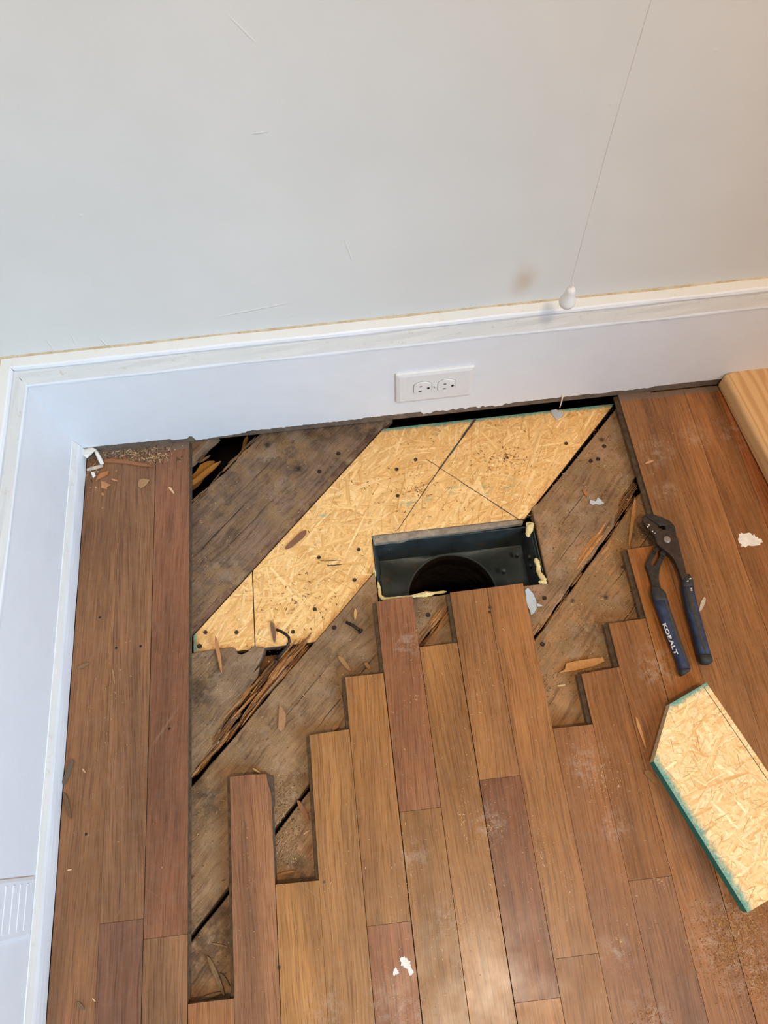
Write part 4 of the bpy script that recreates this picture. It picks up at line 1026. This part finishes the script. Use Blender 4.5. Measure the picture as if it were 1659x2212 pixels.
def sliver(name, a, b, wpx, z, th, col, label, cat='wood chip', mat=None, curl=0.0, group=None):
    A, B = Vector(a), Vector(b); d = B - A; s = Vector((-d.y, d.x)).normalized() * wpx / 2; g = random.Random(int(a[0] * 7 + a[1]))
    pts = []
    for f, k in ((0, .25), (.15, .8), (.4, 1.0), (.7, .85), (.9, .6), (1.0, .15)): pts.append(tuple(A + d * f + s * k * g.uniform(.8, 1.1)))
    for f, k in ((.97, .2), (.8, .7), (.5, 1.0), (.25, .95), (.08, .6)): pts.append(tuple(A + d * f - s * k * g.uniform(.8, 1.1)))
    return flake(name, pts, z, th, mat or M_CHIP, label, cat, col, curl, group)
def zpts(o, s, L): return [(o[0] + u / s, o[1] + v / s) for u, v in L]
K1 = ((170, 940), 6.636)
flake('wood_splinter', zpts(*K1, [(360, 372), (470, 345), (640, 368), (800, 388), (950, 418), (1070, 462), (900, 450), (700, 420), (520, 404), (380, 398)]), 0, .003, M_CHIP, 'long reddish split splinter lying in the left room corner', 'wood chip', (150, 102, 70))
flake('wood_chip', zpts(*K1, [(250, 665), (280, 600), (310, 555), (440, 525), (420, 575), (340, 610), (290, 635)]), 0, .0016, M_CHIP, 'pointed orange-brown chip beside the curled paint strip in the corner', 'wood chip', (176, 116, 70), .002)
flake('wood_chip', zpts(*K1, [(330, 665), (380, 680), (465, 720), (410, 745), (415, 782), (370, 775), (328, 762)]), 0, .0014, M_CHIP, 'angular tan chip on the leftmost floorboards near the corner', 'wood chip', (182, 132, 88), .001)
flake('wood_chip', zpts(*K1, [(880, 640), (940, 630), (1022, 650), (985, 700), (950, 735), (890, 770), (858, 740), (855, 690)]), 0, .0012, M_CHIP, 'broad thin tan flake left of the second floor seam', 'wood chip', (166, 128, 92), .001)
sliver('wood_sliver', (240, 1035), (256, 1040), 4, 0, .0012, (190, 136, 100), 'small curled pinkish sliver between two chips near the corner')
sliver('wood_sliver', (365, 1052), (377, 1067), 5, 0, .0012, (216, 178, 140), 'pale curled sliver on the third floorboard from the left baseboard')
sliver('wood_chip', (219, 1066), (226, 1070), 6, 0, .001, (176, 128, 84), 'tiny round tan chip below the angular corner chip')
sliver('wood_sliver', (168, 1444), (195, 1432), 7, 0, .002, (132, 104, 74), 'ridged brown bark-like chip at mid height of the leftmost plank')
sliver('wood_sliver', (243, 1443), (249, 1481), 4, 0, .0012, (164, 122, 84), 'thin tan sliver along the seam of the left planks')
sliver('bark_strip', (138, 1695), (159, 1640), 11, 0, .003, (104, 88, 72), 'upper grey curled bark strip beside the left shoe moulding', curl=.001)
sliver('bark_strip', (141, 1712), (155, 1768), 9, 0, .003, (110, 84, 62), 'lower brown curled strip beside the left shoe moulding', curl=.001)
sliver('wood_sliver', (178, 1660), (186, 1670), 4, 0, .001, (196, 150, 110), 'tiny pale sliver right of the grey bark strip')
sliver('wood_chip', (168, 2164), (182, 2181), 9, 0, .0016, (118, 96, 74), 'grey-brown chip at the bottom of the leftmost plank')
sliver('wood_sliver', (200, 2155), (207, 2164), 3, 0, .001, (214, 178, 134), 'thin pale sliver crossing a seam at bottom left')
sliver('wood_chip', (146, 1880), (156, 1878), 4, 0, .0012, (216, 176, 130), 'tiny cream chip on the leftmost plank low down')
sliver('wood_splinter', (466, 1374), (480, 1455), 8, -.0195, .003, (182, 128, 84), 'upright orange splinter bridging the small OSB filler and grey board')
sliver('bark_strip', (587, 1342), (594, 1388), 10, ZO + .0008, .002, (124, 100, 78), 'dull brown bark sliver on the OSB left of the bent nail')
sliver('bark_strip', (663, 1147), (617, 1187), 14, ZO + .0008, .0022, (134, 92, 66), 'reddish brown wood fragment on the middle of the OSB patch')
flake('wood_chip', zpts((400, 1330), 5.184, [(1060, 1008), (1090, 1030), (1128, 1100), (1128, 1180), (1110, 1270), (1075, 1300), (1045, 1270), (1048, 1150), (1052, 1060)]), ZS, .0016, M_CHIP, 'flat oval tan chip on the brown subfloor below the patch', 'wood chip', (164, 122, 84), .001)
sliver('wood_chip', (731, 1417), (758, 1450), 10, ZS, .002, (158, 118, 78), 'brown chip on the subfloor left of the plank beside the duct')
sliver('wood_sliver', (729, 1489), (741, 1516), 6, ZS, .002, (150, 108, 70), 'curved sliver against the left edge of a cut plank')
sliver('wood_chip', (719, 1580), (741, 1549), 10, ZS, .003, (160, 118, 78), 'small stick leaning in the corner between two stepped planks')
sliver('wood_sliver', (547, 1660), (564, 1671), 5, ZS, .004, (204, 172, 126), 'pale sliver at the end of the lone plank with the broken corner')
sliver('wood_stick', (643, 1728), (668, 1772), 11, ZS, .003, (150, 104, 70), 'reddish stick lying beside the dark crack in the narrow pit')
sliver('wood_sliver', (597, 1891), (639, 1880), 6, ZS, .002, (156, 112, 68), 'thin tan sliver across the bottom of the narrow pit')
sliver('wood_sliver', (662, 1847), (673, 1824), 5, ZS, .002, (150, 106, 66), 'small orange sliver on the right side of the narrow pit')
sliver('wood_sliver', (655, 1803), (670, 1793), 4, ZS, .001, (206, 176, 136), 'tiny pale curl in the middle of the narrow pit')
sliver('wood_stick', (451, 2063), (487, 2150), 11, ZS, .005, (126, 98, 66), 'long brown stick in the lowest pit beside the left planks')
sliver('wood_stick', (477, 2101), (498, 2130), 8, ZS, .004, (112, 90, 62), 'short dark stick right of the long one in the lowest pit')
sliver('wood_stick', (438, 2156), (481, 2142), 9, ZS, .004, (120, 96, 66), 'brown stick along the cut end of the lowest pit')
sliver('wood_sliver', (458, 2037), (494, 2045), 4, ZS, .002, (150, 118, 80), 'thin tan sliver at the top of the lowest pit')
sliver('wood_sliver', (412, 1911), (421, 1893), 6, ZS, .002, (140, 106, 68), 'small tan sliver beside the left plank above the lower crack')
flake('wood_chip', [(1205, 1455), (1219, 1447), (1222, 1434), (1250, 1428), (1300, 1421), (1304, 1430), (1283, 1440), (1240, 1450)], ZS, .005, M_CHIP, 'large torn orange wood piece against the right stepped planks', 'wood chip', (190, 138, 82))
sliver('wood_sliver', (1203, 1482), (1222, 1480), 4, ZS, .001, (214, 180, 130), 'small cream sliver in the right pit below the torn piece')
sliver('wood_sliver', (1373, 1548), (1395, 1617), 7, 0, .0014, (192, 138, 84), 'long pale orange sliver on the plank left of the loose offcut')
sliver('wood_chip', (1392, 1664), (1420, 1692), 16, 0, .0014, (140, 96, 52), 'thin brown leaf-like chip at the lower left corner of the loose offcut')
sliver('wood_splinter', (1371, 1076), (1357, 1184), 8, ZS, .004, (176, 124, 70), 'long thin torn splinter standing along the plank end near the pliers')
sliver('wood_chip', (1260, 1058), (1268, 1073), 7, ZS, .002, (176, 112, 66), 'small orange chip above the grey bow-tie paint flake')
sliver('wood_chip', (1393, 1002), (1412, 995), 5, 0, .0012, (196, 150, 116), 'pale chip on the right floorboards above the pliers')
sliver('wood_splinter', (768, 1316), (767, 1340), 6, ZS, .004, (200, 156, 100), 'pale forked splinter just above the loose nail')
sliver('wood_chip', (788, 1432), (800, 1446), 9, ZS, .003, (156, 110, 66), 'lumpy tan chip in the pit left of the duct plank')
flake('paint_flake', zpts((1100, 780), 2.968, [(265, 318), (300, 310), (325, 325), (350, 338), (335, 362), (300, 375), (278, 350)]), ZO + .0008, .0007, M_CHIPW, 'grey paint flake on the back edge of the OSB patch', 'paint flake')
flake('paint_flake', zpts((1180, 980), 6.9125, [(650, 695), (740, 715), (765, 658), (812, 690), (830, 715), (866, 755), (780, 765), (735, 752), (690, 770), (645, 745)]), ZS, .0007, M_CHIPW, 'pale grey bow-tie shaped paint flake on the subfloor right of the duct', 'paint flake', None, .001)
flake('paint_flake', zpts((790, 1110), 4.046, [(1390, 672), (1415, 655), (1462, 702), (1490, 765), (1492, 830), (1472, 870), (1440, 890), (1432, 845), (1408, 790)]), ZS, .0009, M_CHIPW, 'half-oval pale grey paint flake between the duct corner and planks', 'paint flake', None, .003)
flake('paint_flake', zpts((790, 1110), 4.046, [(1495, 785), (1520, 790), (1547, 808), (1500, 811)]), ZS, .0008, M_CHIPW, 'tiny pointed grey paint flake beside the half-oval one', 'paint flake')
flake('paint_spot', zpts((1150, 1080), 3.259, [(1450, 250), (1470, 230), (1530, 235), (1548, 252), (1562, 240), (1590, 272), (1622, 292), (1600, 315), (1540, 322), (1480, 331), (1456, 300)]), 0, .0003, M_PAINT, 'white dried paint patch on the floorboards right of the pliers', 'paint spot')
flake('paint_spot', zpts((760, 1700), 3.072, [(315, 1135), (350, 1120), (380, 1150), (395, 1190), (412, 1232), (390, 1250), (362, 1205), (330, 1180)]), 0, .0003, M_PAINT, 'larger white paint splat near the bottom centre of the floor', 'paint spot')
flake('paint_spot', zpts((760, 1700), 3.072, [(272, 1215), (290, 1200), (312, 1225), (300, 1250), (280, 1245)]), 0, .0003, M_PAINT, 'smaller white paint splat just below left of the larger one', 'paint spot')
sliver('paint_strip', (1522, 1290), (1511, 1322), 9, 0, .0008, (220, 190, 170), 'cream paint scrap peeking out beside the right plier handle', 'paint flake', M_PAINTB)
# peeled paint in the corner
A, B = G(206, 972, .010), G(221, 1003, .004)
m = MB(); m.tube([A, A.lerp(B, .3), A.lerp(B, .7), B], [.0028, .0034, .0036, .0032], 10); o = m.build('paint_curl', M_PAINT, None, smooth=True, origin=B); tag(o, 'white rolled strip of peeled paint standing in the left corner', 'paint flake')
A, B = G(188, 1015, .0035), G(222, 1006, .0035)
m = MB(); m.tube([A, A.lerp(B, .3), A.lerp(B, .7), B], [.0022, .0034, .0032, .0024], 7); o = m.build('paint_curl', M_PAINTB, None, origin=A); tag(o, 'grimy beige rolled paint scrap at the foot of the left shoe moulding', 'paint flake')
m = MB(); pts = [(178, 968), (196, 966), (208, 971), (196, 983), (188, 990), (182, 986)]
V = [G(*p, .012) for p in pts]; top = [v + Vector((0, 0, .0008 + .003 * (i % 2))) for i, v in enumerate(V)]
m.loft([V, top]); o = m.build('torn_paint', M_PAINT, None, origin=V[0]); tag(o, 'torn white paint tag hanging where the two baseboards meet', 'paint flake')
flake('paint_chip', [(197, 1022), (204, 1020), (207, 1028), (202, 1033)], 0, .002, M_PAINT, 'small white paint crumb below the grimy rolled scrap', 'paint flake')
# thin pale strip hanging under the baseboard above the patch
A, B = GY(1216, 854, -.0135), GY(1209, 881, -.0165)
m = MB(); m.tube([A, A.lerp(B, .5) + Vector((0, -.001, 0)), B], [.0012, .0010, .0008], 6); o = m.build('paint_thread', M_PAINT, None, origin=B); tag(o, 'thin pale paint strip dangling below the baseboard above the OSB', 'paint flake')

# ------------------------------------------------------------------ sawdust and grit (uncountable)
def specks(name, spots, cols, label, cat, seed, smin=.0004, smax=.0014, mat=None):
    """spots: (px, py, rx, ry, z, count) in sight-line terms; grains are little lying shards"""
    g = random.Random(seed); m = MB()
    for px, pyv, rx, ry, z, cnt in spots:
        for i in range(cnt):
            a, r = g.uniform(0, 6.283), abs(g.gauss(0, .5))
            q = G(px + rx * r * math.cos(a), pyv + ry * r * math.sin(a), z)
            if q.x < XL + .009 or q.y > -.0135: continue
            if not okspot(q, z): continue
            s = g.uniform(smin, smax); e = g.choice((1, 1.3, 2.2, 4)); th = g.uniform(0, 6.283); ca, sa = math.cos(th), math.sin(th); w = s * .5; L = s * .5 * e; h = s * g.uniform(.3, .7)
            vs = [(q.x + ca * u - sa * v, q.y + sa * u + ca * v, z + zz) for u, v, zz in ((-L, -w, .0001), (L, -w * .6, .0001), (L * .8, w, .0001), (-L * .9, w * .8, .0001), (0, 0, h + .0001))]
            m.add(vs, [(0, 1, 4), (1, 2, 4), (2, 3, 4), (3, 0, 4)], 0, lin(g.choice(cols)))
    o = m.build(name, M_SPL, None, color=True, recalc=False); o['kind'] = 'stuff'; return tag(o, label, cat)
TOPS = {0: py(407, 2169), 1: py(497, 1676), 2: py(596, 1911), 3: py(670, 1588), 4: py(745, 1463), 5: py(821, 1299), 6: py(910, 1398), 7: py(971, 1280), 8: py(1062, 1269), 9: py(1195, 1574), 10: py(1255, 1456), 11: py(1308, 1348), 12: py(1352, 1187)}
def okspot(q, z):
    k = math.floor(q.x / P)
    on_hard = k < 0 or k > 12 or q.y < TOPS[k]
    if z > -.005: return on_hard
    if on_hard: return False
    c = q.x - q.y
    if z > -.023:      # subfloor
        if X0 - .004 < q.x < X1 + .004 and YF < q.y < YB + .006: return False
        if .03 < c < .124 and q.y > -.16: return False
        if .34 < c < .566 and (q.y > yb - .004): return False
        if .34 < c < .757 and q.y > -.212 and q.x > .28: return False
        if .552 < c < .566 or .744 < c < .753 or .926 < c < .935: return False
        return True
    return .346 < c < .56 and yb + .003 < q.y < -.015 or (.346 < c < .752 and -.208 < q.y < -.015)
H0 = 0.0
specks('sawdust_on_floorboards', [(900, 1500, 700, 700, H0, 231), (1060, 1790, 90, 160, H0, 231), (890, 1870, 60, 160, H0, 143), (990, 2000, 160, 130, H0, 231), (860, 2150, 140, 120, H0, 231), (1340, 2030, 60, 90, H0, 143), (1300, 1690, 90, 120, H0, 209), (1250, 1640, 60, 80, H0, 88), (1420, 960, 70, 150, H0, 99), (1530, 940, 90, 110, H0, 66), (900, 1370, 60, 180, H0, 66), (1030, 1500, 60, 250, H0, 88), (1170, 1850, 40, 250, H0, 132), (1000, 1760, 30, 120, H0, 77), (1230, 1950, 80, 200, H0, 88), (1420, 1900, 120, 80, H0, 77), (250, 1500, 160, 600, H0, 88), (540, 1900, 60, 300, H0, 33), (700, 1900, 120, 300, H0, 66)],
       [(206, 168, 122), (190, 150, 106), (222, 190, 148), (176, 136, 96)], 'scattered pale sawdust specks over the floorboards', 'sawdust', 1, .0003, .0009)
specks('wood_dust_heap', [(1575, 2050, 80, 90, H0, 1500), (1620, 2000, 100, 110, H0, 1300), (1560, 1990, 80, 70, H0, 600), (1640, 2120, 100, 100, H0, 900), (1400, 2190, 40, 30, H0, 120)],
       [(170, 124, 80), (154, 108, 66), (186, 142, 96), (140, 98, 62)], 'brown clumped wood dust near the bottom right of the floor', 'sawdust', 2, .0004, .0013)
specks('debris_in_corner', [(290, 978, 110, 26, H0, 700), (340, 990, 60, 20, H0, 160), (200, 1010, 30, 40, H0, 140)],
       [(120, 92, 66), (96, 72, 52), (176, 140, 100), (206, 180, 146), (80, 60, 46)], 'brown gritty crumbs along the back-left floor edge', 'debris', 3, .0006, .0022)
from mathutils import noise as mnoise
def grains(name, boxes, z, cols, label, cat, seed, smin, smax):
    """small shards strewn over boxes (x0, x1, y0, y1, count), thicker where the drift noise is high"""
    g = random.Random(seed); m = MB()
    for x0, x1, y0, y1, cnt in boxes:
        for i in range(cnt):
            q = Vector((g.uniform(x0, x1), g.uniform(y0, y1), z))
            if not okspot(q, z): continue
            if mnoise.noise(Vector((q.x * 28, q.y * 28, seed))) + g.uniform(-.35, .6) < .05: continue
            s = smin + (smax - smin) * g.random() ** 2.5; e = g.choice((1, 1, 1.2, 1.5, 2.2, 3.4)); th = g.uniform(0, 6.283); ca, sa = math.cos(th), math.sin(th); w = s * .5; L = w * e; h = s * g.uniform(.3, .7)
            vs = [(q.x + ca * u - sa * v, q.y + sa * u + ca * v, z + zz) for u, v, zz in ((-L, -w, .0001), (L, -w * .6, .0001), (L * .8, w, .0001), (-L * .9, w * .8, .0001), (0, 0, h + .0001))]
            m.add(vs, [(0, 1, 4), (1, 2, 4), (2, 3, 4), (3, 0, 4)], 0, lin(g.choice(cols)))
    o = m.build(name, M_SPL, None, color=True, recalc=False); o['kind'] = 'stuff'; return tag(o, label, cat)
grains('sawdust_on_subfloor', [(0, .30, -.80, -.03, 9000), (.11, .17, -.68, -.56, 2200), (.52, .76, -.50, -.02, 12000), (.57, .64, -.56, -.46, 2000), (.34, .41, -.41, -.32, 900)], ZS + .0002,
       [(150, 116, 76), (128, 96, 62), (140, 106, 70), (164, 128, 86), (108, 80, 54), (120, 90, 58), (188, 156, 112), (200, 168, 126)], 'tan sawdust and crumbs strewn over the exposed subfloor boards', 'sawdust', 4, .0004, .0015)
zz = ZO + .0013
specks('dirt_on_patch', [(640, 1300, 240, 200, zz, 260), (900, 1060, 300, 220, zz, 300), (1090, 990, 80, 40, zz, 160)],
       [(96, 66, 42), (120, 84, 52), (72, 52, 36)], 'dark brown dirt specks scattered on the OSB patch', 'debris', 5, .0005, .0013)
